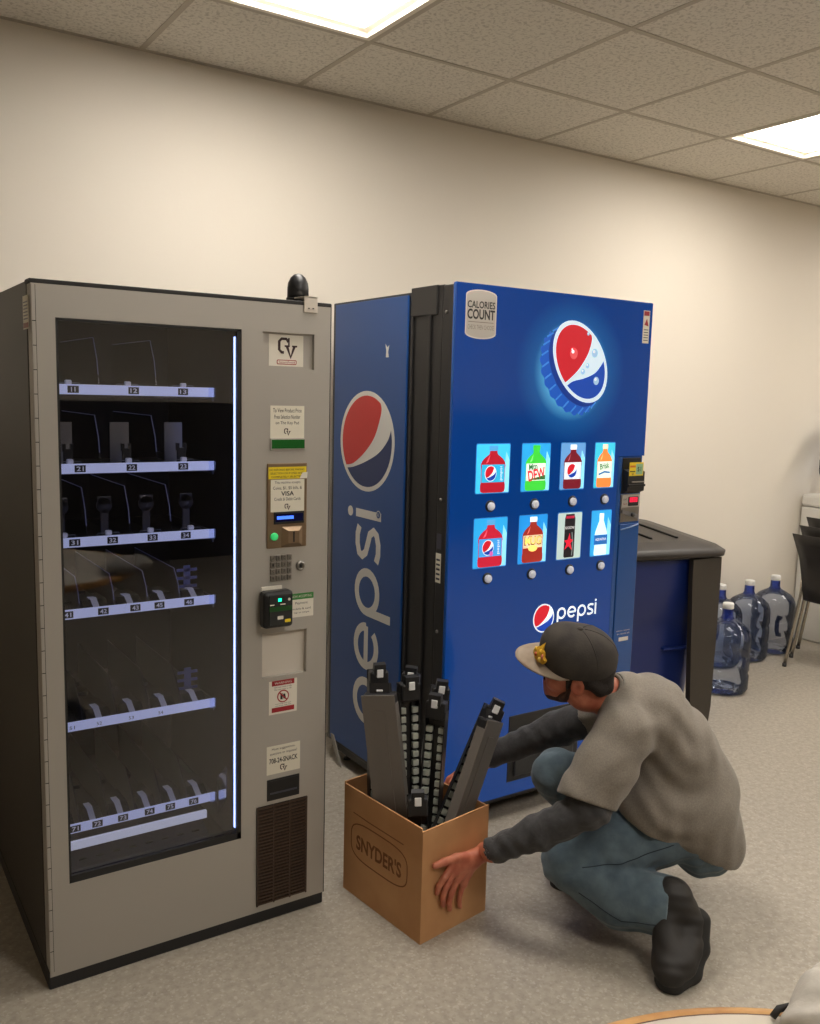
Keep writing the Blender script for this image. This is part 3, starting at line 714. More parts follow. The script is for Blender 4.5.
def pepsi_word(f, x0, z0, h, m, layer, w=.13, only=None):
    """round lower-case lettering: x-height h; returns the end"""
    r = h / 2; W_ = w * h * 1.15
    def ring(cx, a0, a1, n=26): return [(cx + (r - W_ / 2) * math.cos(math.radians(a0 + (a1 - a0) * k / n)), z0 + r + (r - W_ / 2) * math.sin(math.radians(a0 + (a1 - a0) * k / n))) for k in range(n + 1)]
    x = x0
    for ch in 'pepsi':
        if ch == 'p':
            f.stroke(ring(x + r, 0, 360)[:-1], W_, m, layer, True); f.stroke([(x + W_ / 2, z0 + r), (x + W_ / 2, z0 - h * .42)], W_, m, layer + .4); x += h * 1.17
        elif ch == 'e':
            f.stroke(ring(x + r, 0, 318), W_, m, layer); f.stroke([(x + W_ / 2, z0 + r), (x + h - W_ * .4, z0 + r)], W_ * .9, m, layer + .4); x += h * 1.15
        elif ch == 's':
            q = r / 2 + W_ / 4; q2 = r - W_ / 2; pts = []
            hw = h * .34
            pts = [(x + hw * 2, z0 + h - W_ * .9), (x + hw * 1.5, z0 + h - W_ * .5), (x + hw * .9, z0 + h - W_ * .5), (x + hw * .35, z0 + h - W_ * .9), (x + hw * .2, z0 + h * .72), (x + hw * .45, z0 + h * .58), (x + hw, z0 + h * .5),
                   (x + hw * 1.6, z0 + h * .42), (x + hw * 1.85, z0 + h * .27), (x + hw * 1.65, z0 + W_ * .9), (x + hw * 1.1, z0 + W_ * .5), (x + hw * .5, z0 + W_ * .5), (x, z0 + W_ * .9)]
            f.stroke(pts, W_, m, layer); x += h * .86
        else:
            f.stroke([(x + W_ / 2, z0), (x + W_ / 2, z0 + h)], W_, m, layer); f.ell(x + W_ / 2, z0 + h + W_ * 1.35, W_ * .62, W_ * .62, m, layer, 16); x += W_ * 1.4
    return x
# big bottle cap picture: a ridged blue cap seen tilted, its face turned to the right
b = MB(); f = pf(b)
ccx, ccz = .575, 1.714; rimc = mat('cap_rim', srgb(20, 80, 175), .3, emit=srgb(20, 85, 190), es=.5); rimd = mat('cap_rim_dark', srgb(10, 50, 130), .3, emit=srgb(10, 55, 150), es=.45)
def ct(u, v): return (.14 * u, -.05 * u + .14 * v)
pts = []; q2 = []; n = 132
for k in range(n):
    t = 2 * PI * k / n; rr = 1.03 + (.035 * math.sin(k * 2 * PI / 6) if 2.3 < t < 5.9 else -.05)
    q = ct(rr * math.cos(t), rr * math.sin(t)); pts.append((ccx - .052 + q[0], ccz - .040 + q[1]))
    q = ct(1.0 * math.cos(t), 1.0 * math.sin(t)); q2.append((ccx - .018 + q[0], ccz - .014 + q[1]))
f.poly(pts, rimc, 1); f.poly(q2, rimd, 2)
for k in range(13):                                               # flute highlights
    t = 2.3 + k * .275; a = ct(1.0 * math.cos(t), 1.0 * math.sin(t)); c_ = ct(1.03 * math.cos(t), 1.03 * math.sin(t))
    f.stroke([(ccx - .022 + a[0], ccz - .018 + a[1]), (ccx - .048 + c_[0], ccz - .037 + c_[1])], .006, mat('cap_hi', srgb(60, 130, 210), .3, emit=srgb(60, 130, 205), es=.45), 3)
globe_t(f, lambda u, v: (ccx + ct(u, v)[0], ccz + ct(u, v)[1]), (mat('cap_white', srgb(205, 222, 235), .3, emit=srgb(190, 215, 232), es=.6), mat('cap_red', srgb(190, 20, 35), .3, emit=srgb(200, 35, 50), es=.5), mat('cap_blue', srgb(10, 60, 160), .3, emit=srgb(25, 75, 175), es=.5)), 4, CR, CB, .9)
for (x, z, r) in ((-.038, .030, .019), (-.045, .042, .009), (.068, .036, .015), (.034, -.012, .009), (.012, -.034, .010), (.082, -.066, .014), (.03, .105, .006)):
    f.ell(ccx + x, ccz + z, r, r * 1.1, mat('drop', srgb(225, 90, 95), .1, emit=srgb(220, 90, 95), es=.45) if x < 0 else mat('drop2', srgb(170, 200, 225), .1, emit=srgb(140, 180, 215), es=.45), 7, 14); f.ell(ccx + x - r * .3, ccz + z + r * .35, r * .35, r * .35, litwhite, 8, 10)
b.build('bottle_cap_picture', soda, label='printed blue bottle cap with round red, white and blue emblem')
# lower logo
b = MB(); f = pf(b); globe(f, .450, .758, .052, .055, (litwhite, litred, litblue), 1); b.build('front_emblem', soda, label='round red, white and blue emblem'); b = MB(); f = pf(b); pepsi_word(f, .517, .744, .0455, litwhite, 1, .15)
b.build('front_lettering', soda, label='white pepsi lettering')
# side graphics
b = MB(); b.box((-.006, .276, .10), (.003, .815, 1.932), sideblue, .002); sp = b.build('side_panel', soda, label='blue side panel with vertical lettering')
b = MB(); f = Frame(b, (-.006, 0, 0), (0, -1, 0), (0, 0, 1), (-1, 0, 0))
sred = mat('side_red', srgb(196, 40, 38), .45); sdk = mat('side_navy', srgb(22, 44, 92), .45)
globe(f, -(3.027 - PY_), 1.393, .207, .196, (decalwhite, sred, sdk), 1); b.build('side_emblem', sp); b = MB(); f = Frame(b, (-.006, 0, 0), (0, -1, 0), (0, 0, 1), (-1, 0, 0))
V = Frame(b, (-.006, 2.905 - PY_, .255), (0, 0, 1), (0, 1, 0), (-1, 0, 0))
class Flip:                                                        # lettering that runs up the panel
    def __init__(s, f): s.f = f
    def stroke(s, pts, w, m, layer=1, closed=False): s.f.stroke(pts, w, m, layer, closed)
    def ell(s, *a, **k): s.f.ell(*a, **k)
V.mb = b; pepsi_word(V, 0, 0, .192, decalwhite, 1, .15)
b.build('wordmark', sp, label='white pepsi lettering running up the side'); b = MB(); f.mb = b
f.ell(-(2.925 - PY_), 1.115, .017, .017, decalwhite, 1); f.ell(-(2.925 - PY_), 1.115, .013, .013, sideblue, 2); f.text('R', -(2.925 - PY_), 1.115, .01, .013, decalwhite, 3)
b.build('registered_mark', sp); b = MB(); f.mb = b
f.poly([(-(2.895 - PY_), 1.715), (-(2.875 - PY_), 1.715), (-(2.88 - PY_), 1.735), (-(2.872 - PY_), 1.76), (-(2.885 - PY_), 1.752), (-(2.9 - PY_), 1.765), (-(2.893 - PY_), 1.74)], decalwhite, 1)
b.build('arrow_mark', sp)
b = MB(); f = Frame(b, (.001, 0, 0), (0, -1, 0), (0, 0, 1), (-1, 0, 0)); f.rect(-.066, .925, -.035, 1.03, cream, 1); f.rect(-.062, 1.045, -.035, 1.10, greydiv, 1)
for k in range(5): f.rect(-.062, .935 + k * .017, -.04, .942 + k * .017, greydiv, 2)
f.text('2015', -.05, .975, .02, .01, ink, 3); b.build('serial_sticker', door)
# selection pictures
cols = [(1.906, 2.060), (2.112, 2.251), (2.300, 2.427), (2.474, 2.584)]
rws = [(1.240, 1.418), (.974, 1.156)]
def lit(n, c, e=.8): return mat('lit_' + n, srgb(*c), .3, emit=srgb(*c), es=e)
def bg_mat(name, c_mid, c_edge, e=.9):
    """printed backlit background, paler in the middle of the artwork"""
    if name in MATS: return MATS[name]
    m = mat(name, c_edge, .3); nt = m.node_tree; b = nt.nodes['Principled BSDF']; b.inputs['Emission Color'].default_value = (*c_mid, 1); b.inputs['Emission Strength'].default_value = e
    return m
bgs = [lit('cyan', (60, 190, 235)), lit('sky', (40, 160, 225)), lit('steelblue', (95, 150, 205)), lit('aqua', (60, 190, 220)), lit('azure', (40, 160, 225)), lit('royal', (30, 140, 220)), lit('silver', (175, 195, 190)), lit('sea', (45, 160, 225))]
bottle = [(.38, 0), (.48, .02), (.5, .08), (.5, .16), (.48, .21), (.48, .50), (.5, .56), (.49, .62), (.45, .67), (.38, .72), (.28, .77), (.18, .81), (.15, .85), (.15, .90)]
can = [(.36, 0), (.42, .03), (.42, .90), (.36, .96), (.34, 1)]
water = [(.46, 0), (.5, .05), (.46, .3), (.5, .45), (.44, .58), (.24, .78), (.16, .84), (.17, .92)]
def prof(f, cx, z0, w, h, P, m, layer, lo=0, hi=1.01):
    P = [(a, q) for a, q in P if lo <= q <= hi]
    f.poly([(cx + a * w, z0 + q * h) for a, q in P] + [(cx - a * w, z0 + q * h) for a, q in reversed(P)], m, layer)
specs = [('cola', (170, 20, 40), (40, 170, 215), 'pepsi', (200, 225, 240)), ('green', (60, 200, 60), (225, 240, 225), 'DEW', (60, 205, 60)), ('diet', (110, 20, 35), (215, 225, 235), '', (235, 240, 245)),
         ('tea', (235, 130, 60), (230, 240, 225), 'Brisk', (240, 220, 190)), ('cherry', (185, 25, 50), (60, 150, 220), 'pepsi', (170, 200, 230)), ('mug', (150, 40, 30), (225, 200, 160), 'MUG', (240, 250, 250)),
         ('can', (30, 26, 30), (30, 26, 30), '', (90, 20, 30)), ('water', (210, 240, 252), (40, 110, 180), 'AQUAFINA', (245, 252, 255))]
for k in range(8):
    x0, x1 = cols[k % 4]; z0, z1 = rws[k // 4]; x0 -= PX_; x1 -= PX_; w_, h_ = x1 - x0, z1 - z0; cx = (x0 + x1) / 2
    nm, body, lab, tx, capc = specs[k]
    b = MB(); f = pf(b); f.rect(x0, z0, x1, z1, lit('frame_edge', (40, 120, 190), .5), 1, .006); f.rect(x0 + .003, z0 + .003, x1 - .003, z1 - .003, bgs[k], 2, .005)
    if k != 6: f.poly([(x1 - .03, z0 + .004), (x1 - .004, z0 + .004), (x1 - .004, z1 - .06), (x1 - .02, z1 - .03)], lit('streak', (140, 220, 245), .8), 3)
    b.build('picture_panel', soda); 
    b = MB(); f = pf(b, -.0132); bw = w_ * .72; bz = z0 + .004; bh = h_ * .93
    if k == 6:
        bw = .062; prof(f, cx, bz + .004, bw, bh * .98, can, lit(nm, body, .6), 1)
        f.poly([(cx - .026, bz + .07), (cx - .008, bz + .072), (cx, bz + .098), (cx + .005, bz + .074), (cx + .02, bz + .07), (cx + .006, bz + .058), (cx + .016, bz + .03), (cx - .004, bz + .048), (cx - .024, bz + .034), (cx - .014, bz + .058)], lit('star', (220, 30, 55)), 2)
        f.text('ROCKSTAR', cx, bz + .118, .046, .010, lit('cw', (235, 235, 235)), 2); f.rect(cx - .021, bz + bh - .016, cx + .021, bz + bh - .006, lit('cr', (170, 30, 60)), 2); f.stroke([(cx + .015, bz + .01), (cx + .018, bz + .06), (cx + .012, bz + .1)], .004, lit('cg', (120, 130, 130)), 2)
    elif k == 7:
        bw = .068; prof(f, cx, bz, bw, bh * .95, water, lit(nm, body, .85), 1); f.rect(cx - .035, bz + .042, cx + .035, bz + .080, lit('wl', (30, 100, 175)), 2); f.text(tx, cx, bz + .062, .058, .012, lit('cw', (235, 235, 235)), 3)
        f.rect(cx - .011, bz + bh * .87, cx + .011, bz + bh * .97, lit('capw', capc), 2, .002)
    else:
        prof(f, cx, bz, bw, bh, bottle, lit(nm, body, .8), 1); cc = lit('cap' + nm, capc if nm not in ('cola', 'cherry') else (80, 160, 215))
        f.rect(cx - bw * .17, bz + bh * .89, cx + bw * .17, bz + bh * 1.0, cc, 2, .003)
        f.poly([(cx - bw * .46, bz + bh * .22), (cx + bw * .46, bz + bh * .22), (cx + bw * .46, bz + bh * .60), (cx - bw * .46, bz + bh * .60)], lit('lab' + nm, lab), 2)
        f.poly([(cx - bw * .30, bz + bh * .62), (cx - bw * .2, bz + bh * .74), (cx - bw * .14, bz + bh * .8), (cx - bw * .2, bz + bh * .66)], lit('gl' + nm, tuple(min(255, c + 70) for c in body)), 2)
        if nm in ('cola', 'cherry', 'diet'):
            globe(f, cx - bw * (.1 if nm != 'diet' else .05), bz + bh * .41, .026, .028, (litwhite, litred, litblue), 3)
            if nm == 'cherry': f.ell(cx + .004, bz + bh * .28, .008, .009, lit('chp', (200, 90, 170)), 6, 12)
            if tx: f.text(tx, cx + bw * .33, bz + bh * .41, .05, .014, litwhite, 3, 0, PI / 2)
        elif nm == 'green':
            f.text('Mtn', cx - .014, bz + bh * .53, .04, .022, lit('dg', (20, 110, 50)), 3, .02, .12); f.text('DEW', cx + .004, bz + bh * .36, .082, .040, lit('dr', (215, 40, 60)), 3, .03, .18)
            f.poly([(cx - .04, bz + bh * .24), (cx + .045, bz + bh * .34), (cx + .045, bz + bh * .24)], lit('dg', (20, 110, 50)), 3)
        elif nm == 'tea':
            f.text('Brisk', cx, bz + bh * .50, .05, .024, lit('dg', (20, 110, 50)), 3, .02, .15); f.stroke([(cx - .03, bz + bh * .3), (cx, bz + bh * .36), (cx + .03, bz + bh * .34)], .007, lit('tb', (40, 110, 170)), 3)
        elif nm == 'mug':
            f.rect(cx - bw * .46, bz + bh * .22, cx + bw * .46, bz + bh * .32, lit(nm, body, .8), 3); f.text('MUG', cx, bz + bh * .48, .082, .034, lit('mt', (120, 40, 20)), 3, .04); f.text('MUG', cx, bz + bh * .485, .076, .028, lit('my', (250, 225, 120)), 4, .02)
            f.ell(cx, bz + bh * .31, .022, .012, lit('my', (250, 225, 120)), 4, 16)
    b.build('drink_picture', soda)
for k, (x, z) in enumerate(((1.976, 1.196), (2.181, 1.194), (2.369, 1.196), (2.537, 1.197), (1.975, .936), (2.181, .934), (2.371, .934), (2.535, .936))):
    b = MB(); M = Matrix.Translation((x - PX_, -.012, z)) @ Matrix.Rotation(PI / 2, 4, 'X')
    b.lathe([(.021, 0), (.021, .003), (.017, .004)], (0, 0, 0), black, 24, M); b.lathe([(.0145, .003), (.0145, .011), (.012, .013)], (0, 0, 0), mat('button_cap', srgb(205, 205, 210), .35, emit=srgb(190, 195, 210), es=.25), 24, M)
    b.build('selection_button', soda)
b = MB(); f = pf(b); f.rect(.895, 1.80, .930, 1.925, cream, 1); f.rect(.898, 1.905, .927, 1.922, redink, 2); f.poly([(.902, 1.87), (.915, 1.895), (.925, 1.865)], redink, 2)
for k in range(5): f.rect(.900, 1.81 + k * .01, .925, 1.813 + k * .01, greydiv, 2)
b.build('corner_sticker', soda)
b = MB(); f = pf(b, -.0092); 
f.text('please recycle', .885, .655, .075, .006, decalwhite, 1); f.text('for refunds call', .885, .643, .07, .006, decalwhite, 1); f.rect(.862, .612, .915, .628, decalwhite, 1); b.build('service_text', soda)
b = MB(); b.box((.30, -.014, .14), (.66, -.006, .40), black, .01); b.box((.33, -.022, .16), (.63, -.012, .33), mat('flap_dark', (.02, .022, .025), .3), .01); b.build('delivery_door', soda)
b = MB(); b.box((.01, .03, .05), (PW - .01, .82, .085), pblack, .003)
for x in (.06, PW - .06):
    for y in (.08, .77): b.lathe([(.018, 0), (.018, .008), (.008, .012), (.008, .052)], (x, y, 0), pblack, 16)
b.build('base', soda)
b = MB(); b.prism([(.70, .0), (.73, .0), (.78, .075), (.80, .12), (.775, .12)], 0, -.010, -.006, mat('galvanised', srgb(150, 146, 138), .5, .4)); b.build('foot_bracket', soda)

# ================================================================ ROLLING BIN
binblue = mat('bin_blue_plastic', srgb(28, 48, 118), .32)
lidm = mat('bin_lid_plastic', srgb(50, 44, 40), .5, bump=(120, .08, .001))
strapm = mat('dark_brown_flap', srgb(54, 48, 40), .55, bump=(25, .2, .004))
def rrect(hx, hy, r, n=6):
    P = []
    for cx, cy, st in ((hx - r, -hy + r, -90), (hx - r, hy - r, 0), (-hx + r, hy - r, 90), (-hx + r, -hy + r, 180)):
        for k in range(n + 1):
            t = math.radians(st + k * 90 / n); P.append((cx + r * math.cos(t), cy + r * math.sin(t)))
    return P
def loft(b, sections, m, smooth=True, cap=True):
    """sections: list of (outline, z)"""
    V = []; F = []; n = len(sections[0][0])
    for P, z in sections: V += [(x, y, z) for x, y in P]
    for j in range(len(sections) - 1):
        for k in range(n): F.append((j * n + k, j * n + (k + 1) % n, (j + 1) * n + (k + 1) % n, (j + 1) * n + k))
    b.add(V, F, m, smooth)
    if cap: b.add(V, [tuple(range(n - 1, -1, -1)), tuple((len(sections) - 1) * n + k for k in range(n))], m)
BX, BY, BR = 3.185, 2.93, math.radians(-13)
bin_ = empty('wheeled_bin', (BX, BY, 0), BR, 'dark blue wheeled plastic bin with black lid, right of the soda machine', 'bin')
b = MB(); hx, hy = .26, .30
loft(b, [(rrect(.20, .23, .07), .03), (rrect(.23, .265, .08), .50), (rrect(.236, .272, .08), .60), (rrect(.25, .285, .08), .615), (rrect(.262, .30, .085), .88)], binblue)
b.box((.02, -.285, .46), (.16, -.235, .475), binblue, .006)
b.build('body', bin_)
b = MB(); lf = MB()
loft(lf, [(rrect(.272, .312, .06), .872), (rrect(.305, .350, .08), .884), (rrect(.308, .353, .08), .905), (rrect(.285, .325, .08), .922), (rrect(.20, .24, .08), .935)], lidm)
for x in (-.15, -.02, .12): lf.box((x, -.19, .930), (x + .012, .20, .943), mat('lid_groove', (.008, .008, .008), .6), .003)
lf.v = [(x, y, z + .014 + max(0, (y + .34)) * .062) for x, y, z in lf.v]     # the lid rises towards its hinge
lf.build('lid', bin_)
b = MB()                                                           # moulded corner flap that runs down to the floor
prof_ = [(.888, -.088, .095), (.80, -.090, .094), (.50, -.088, .074), (.20, -.070, .066), (.10, -.050, .056), (.05, -.034, .084), (.012, .010, .050)]
V = []; F = []
for z, xa, xb in prof_:
    yy = -.010 * math.sin(z * 5)
    for dx, dy in ((xa, -.014), (xb, -.020), (xb * .92, .012), (xa * .92, .016)): V.append((dx, dy + yy, z))
for j in range(len(prof_) - 1):
    for k in range(4): F.append((j * 4 + (k + 1) % 4, j * 4 + k, (j + 1) * 4 + k, (j + 1) * 4 + (k + 1) % 4))
F += [(0, 1, 2, 3), tuple(len(V) - 1 - k for k in range(4))]
Mx = Matrix.Translation((.185, -.325, 0)) @ Matrix.Rotation(math.radians(13), 4, 'Z')
b.add([Mx @ Vector(v) for v in V], F, strapm); b.build('corner_flap', bin_, label='long dark brown flap down the near corner')
for x in (-.19, .19):
    b = MB(); b.cyl((x - .02, .22, .06), (x + .02, .22, .06), .06, black, n=24); b.build('wheel', bin_)

# ================================================================ WATER BOTTLES
bluebot = clear_mat('blue_bottle_plastic', srgb(236, 241, 250), .06, 1.45, .06, srgb(120, 150, 215))
bluedark = clear_mat('blue_bottle_neck', srgb(150, 170, 235), .05, 1.5, .22, srgb(40, 60, 170))
capw = mat('bottle_cap_white', srgb(222, 220, 216), .45)
PR = [(.02, .012), (.10, .004), (.122, .010), (.131, .03), (.132, .10), (.126, .112), (.126, .120), (.132, .132), (.132, .205), (.126, .217), (.126, .225), (.132, .237), (.132, .30), (.129, .325), (.118, .352), (.095, .375), (.062, .395), (.038, .408)]
def bottle_(label, loc, rz=0):
    t = empty('water_bottle', loc, rz, label, 'water bottle', 'big blue water bottles on the floor')
    b = MB(); b.lathe(PR, (0, 0, 0), bluebot, 40, closed=True); b.build('body', t)
    b = MB(); b.lathe([(.037, .4075), (.030, .422), (.028, .470)], (0, 0, 0), bluedark, 28, closed=False); b.build('neck', t)
    b = MB(); b.lathe([(.029, .462), (.030, .465), (.030, .488), (.027, .493)], (0, 0, 0), capw, 28); b.build('cap', t)
    b = MB(); b.tube([(.116, -.02, .24), (.100, -.028, .245), (.090, -.03, .21), (.090, -.03, .16), (.100, -.028, .13), (.116, -.02, .135)], .014, mat('handle_blue', srgb(18, 26, 70), .4), 10); b.build('grip', t)
    b = MB(); b.lathe([(.0, .014), (.05, .02), (.085, .03), (.09, .012)], (0, 0, 0), bluedark, 32, closed=False); b.build('base_dish', t)
    return t
w0 = bottle_('empty blue water bottle standing alone nearest the camera, right of the bin', (4.125, 3.055, 0), math.radians(120))
dup(w0, (4.785, 3.40, 0), math.radians(190), 'middle bottle of the back row, partly behind the nearest blue water bottle')
dup(w0, (5.075, 3.42, 0), math.radians(-110), 'blue water bottle beside the stacked chairs, rightmost on the floor')
dup(w0, (4.512, 3.40, 0), math.radians(60), 'blue water bottle mostly hidden between the bin flap and the nearest bottle')

# ================================================================ WATER COOLER
cool = empty('water_cooler', (5.67, 3.405, 0), 0, 'white floor standing water cooler behind the stacked chairs', 'water cooler')
cw_ = mat('cooler_white', srgb(214, 210, 202), .35)
b = MB(); b.box((-.16, -.16, 0), (.16, .16, .62), cw_, .012); b.box((-.16, -.10, .62), (.16, .16, .90), cw_, .008); b.box((-.165, -.165, .90), (.165, .165, .985), cw_, .02); b.build('body', cool)
b = MB(); b.box((-.14, -.163, .05), (.14, -.159, .58), mat('cooler_grey', srgb(190, 188, 182), .4), .004); b.build('door_panel', cool)
for x in (-.05, .05):
    b = MB(); b.box((x - .012, -.15, .80), (x + .012, -.10, .84), mat('tap_blue' if x < 0 else 'tap_red', srgb(40, 80, 170) if x < 0 else srgb(170, 40, 40), .4), .004); b.build('tap', cool)
b = MB(); b.box((-.12, -.158, .618), (.12, -.10, .635), greydiv, .004); b.build('drip_tray', cool)
t = empty('cooler_bottle', (5.66, 3.40, .94), 0, 'blue water bottle standing upside down on the white cooler', 'water bottle')
b = MB(); b.lathe([(r, .51 - z) for r, z in reversed(PR)], (0, 0, 0), bluebot, 40); b.build('body', t)
b = MB(); b.lathe([(.028, .05), (.030, .088), (.037, .1025)], (0, 0, 0), bluedark, 28, closed=False); b.build('neck', t)

# ================================================================ STACKED CHAIRS
shell = mat('black_chair_shell', srgb(38, 34, 31), .42)
chrome = mat('chair_chrome', srgb(170, 162, 150), .25, .9)
def chair(loc, rz, label):
    t = empty('stacking_chair', loc, rz, label, 'chair', 'stacked black chairs by the cooler')
    b = MB(); V = []; F = []                                       # curved back, x forward
    prof2 = [(-.245, .825, .225), (-.185, .75, .23), (-.140, .67, .225), (-.128, .59, .215), (-.125, .50, .20), (-.14, .42, .18)]
    nn = 9
    for side in (0, 1):
        for x, z, hw in prof2:
            for k in range(nn):
                u = -1 + 2 * k / (nn - 1); V.append((x - .03 * (1 - u * u) + side * .008, u * hw, z))
    R_ = len(prof2); o = R_ * nn
    for j in range(R_ - 1):
        for k in range(nn - 1):
            a = j * nn + k; F.append((a, a + 1, a + nn + 1, a + nn)); F.append((o + a, o + a + nn, o + a + nn + 1, o + a + 1))
        for k in (0, nn - 1):
            a = j * nn + k; F.append((a, a + nn, o + a + nn, o + a) if k == 0 else (a, o + a, o + a + nn, a + nn))
    for j in (0, R_ - 1):
        for k in range(nn - 1):
            a = j * nn + k; F.append((a, o + a, o + a + 1, a + 1) if j == 0 else (a, a + 1, o + a + 1, o + a))
    b.add(V, F, shell, True); b.build('backrest', t)
    b = MB(); V = []; F = []
    sp_ = [(-.06, .452, .20), (-.02, .44, .215), (.10, .435, .22), (.25, .445, .22), (.34, .45, .215), (.38, .435, .205)]
    for side in (0, 1):
        for x, z, hw in sp_:
            for k in range(nn): u = -1 + 2 * k / (nn - 1); V.append((x, u * hw, z - .018 * (1 - u * u) + side * .008))
    for j in range(len(sp_) - 1):
        for k in range(nn - 1):
            a = j * nn + k; F.append((a, a + nn, a + nn + 1, a + 1)); F.append((o + a, o + a + 1, o + a + nn + 1, o + a + nn))
        for k in (0, nn - 1): a = j * nn + k; F.append((a, o + a, o + a + nn, a + nn))
    for j in (0, len(sp_) - 1):
        for k in range(nn - 1): a = j * nn + k; F.append((a, a + 1, o + a + 1, o + a))
    b.add(V, F, shell, True); b.build('seat', t)
    for sy_ in (-1, 1):
        b = MB(); b.tube([(-.118, sy_ * .205, .60), (-.115, sy_ * .208, .45), (-.125, sy_ * .225, .30), (-.17, sy_ * .245, .012)], .010, chrome, 12); b.lathe([(.013, 0), (.013, .02)], (-.172, sy_ * .2455, 0), black, 12); b.build('leg', t, label='chrome rear leg')
        b = MB(); b.tube([(.05, sy_ * .19, .42), (.27, sy_ * .205, .42), (.30, sy_ * .215, .38), (.37, sy_ * .245, .012)], .010, chrome, 12); b.lathe([(.013, 0), (.013, .02)], (.3715, sy_ * .2455, 0), black, 12); b.build('leg', t, label='chrome front leg')
    return t
c0 = chair((5.035, 2.93, 0), math.radians(6), 'black chair with chrome legs, bottom and leftmost of the stack')
dup(c0, (5.105, 2.935, .045), math.radians(6), 'black chair nested second in the stack at the right edge')
dup(c0, (5.175, 2.94, .09), math.radians(6), 'black chair at the top of the stack, rightmost backrest')

# ================================================================ ROUND TABLE AND BAG
tb = empty('round_table', (.77, .29, 0), 0, 'round white table with a wooden edge, cut by the bottom of the photo', 'table')
wood = mottle(mat('wood_edge', srgb(190, 140, 80), .4), srgb(176, 124, 66), srgb(206, 158, 96), 18, stretch=(1, 1, 8))
b = MB(); b.lathe([(.489, .712), (.499, .716), (.501, .736), (.497, .741), (.486, .7415), (.484, .739)], (0, 0, 0), wood, 96); b.build('table_edge', tb, label='pale wooden table edge')
b = MB(); b.lathe([(.485, .7400), (.4850, .7405), (.4845, .7410)], (0, 0, 0), mat('seam_brown', srgb(90, 58, 34), .6), 96); b.lathe([(.481, .7405), (.481, .7418), (.001, .7419)], (0, 0, 0), mat('white_laminate', srgb(226, 216, 200), .35), 96); b.build('tabletop', tb, label='off white laminate tabletop')
b = MB(); b.lathe([(.26, 0), (.26, .02), (.06, .05), (.04, .08), (.04, .69), (.12, .712)], (0, 0, 0), mat('table_black', (.02, .02, .02), .4), 40); b.build('pedestal', tb)

# ================================================================ CARDBOARD BOX
card = mottle(mat('cardboard', srgb(196, 146, 98), .8, bump=(14, .15, .004)), srgb(188, 138, 92), srgb(205, 156, 108), 5)
bx = empty('cardboard_box', (1.387, 1.987, 0), math.radians(9.2), 'open brown cardboard box full of black dispensing trays, held by the man', 'box')
# local: x along the near face (0..BW), y away along the left face (0..BL)
BW, BL, BH, T_ = .277, .385, .345, .005
b = MB(); Sh = Matrix.Identity(4); Sh[0][1] = .055                  # left face slightly skewed
b.box((0, 0, 0), (BW, T_, BH), card, M=Sh); b.box((0, BL - T_, 0), (BW, BL, BH + .015), card, M=Sh); b.box((0, T_, 0), (T_, BL - T_, BH + .008), card, M=Sh); b.box((BW - T_, T_, 0), (BW, BL - T_, BH - .004), card, M=Sh); b.box((T_, T_, 0), (BW - T_, BL - T_, T_), card, M=Sh)
b.build('walls', bx)
b = MB(); ink2 = mat('box_print', srgb(128, 82, 48), .8)
Rv = Vector((.055, 1, 0)).normalized() * -1; N_ = Vector((-1, .055, 0)).normalized()
f = Frame(b, (.055 * BL, BL, 0), Rv, (0, 0, 1), N_, .0004)            # a grows from the far corner to the near corner
def blob(cx, cz, hw, hh, rot, n=36, pw=.55):
    c, s = math.cos(rot), math.sin(rot); O = []
    for k in range(n):
        t = 2 * PI * k / n; x = hw * math.copysign(abs(math.cos(t)) ** pw, math.cos(t)); y = hh * math.copysign(abs(math.sin(t)) ** pw, math.sin(t)); O.append((cx + x * c - y * s, cz + x * s + y * c))
    return O
cx, cz = .180, .190
f.stroke(blob(cx, cz, .140, .062, 0), .004, ink2, 1, True)
b.build('logo_oval', bx)
b = MB(); f.mb = b; f.text("SNYDER'S", cx, cz - .004, .225, .050, ink2, 1, .03); b.build('logo_text', bx, label="dark printed SNYDER'S lettering")
b = MB(); f.mb = b; f.stroke([(.05, .275), (.13, .272), (.30, .272)], .0035, ink2, 1); b.build('print_line', bx)

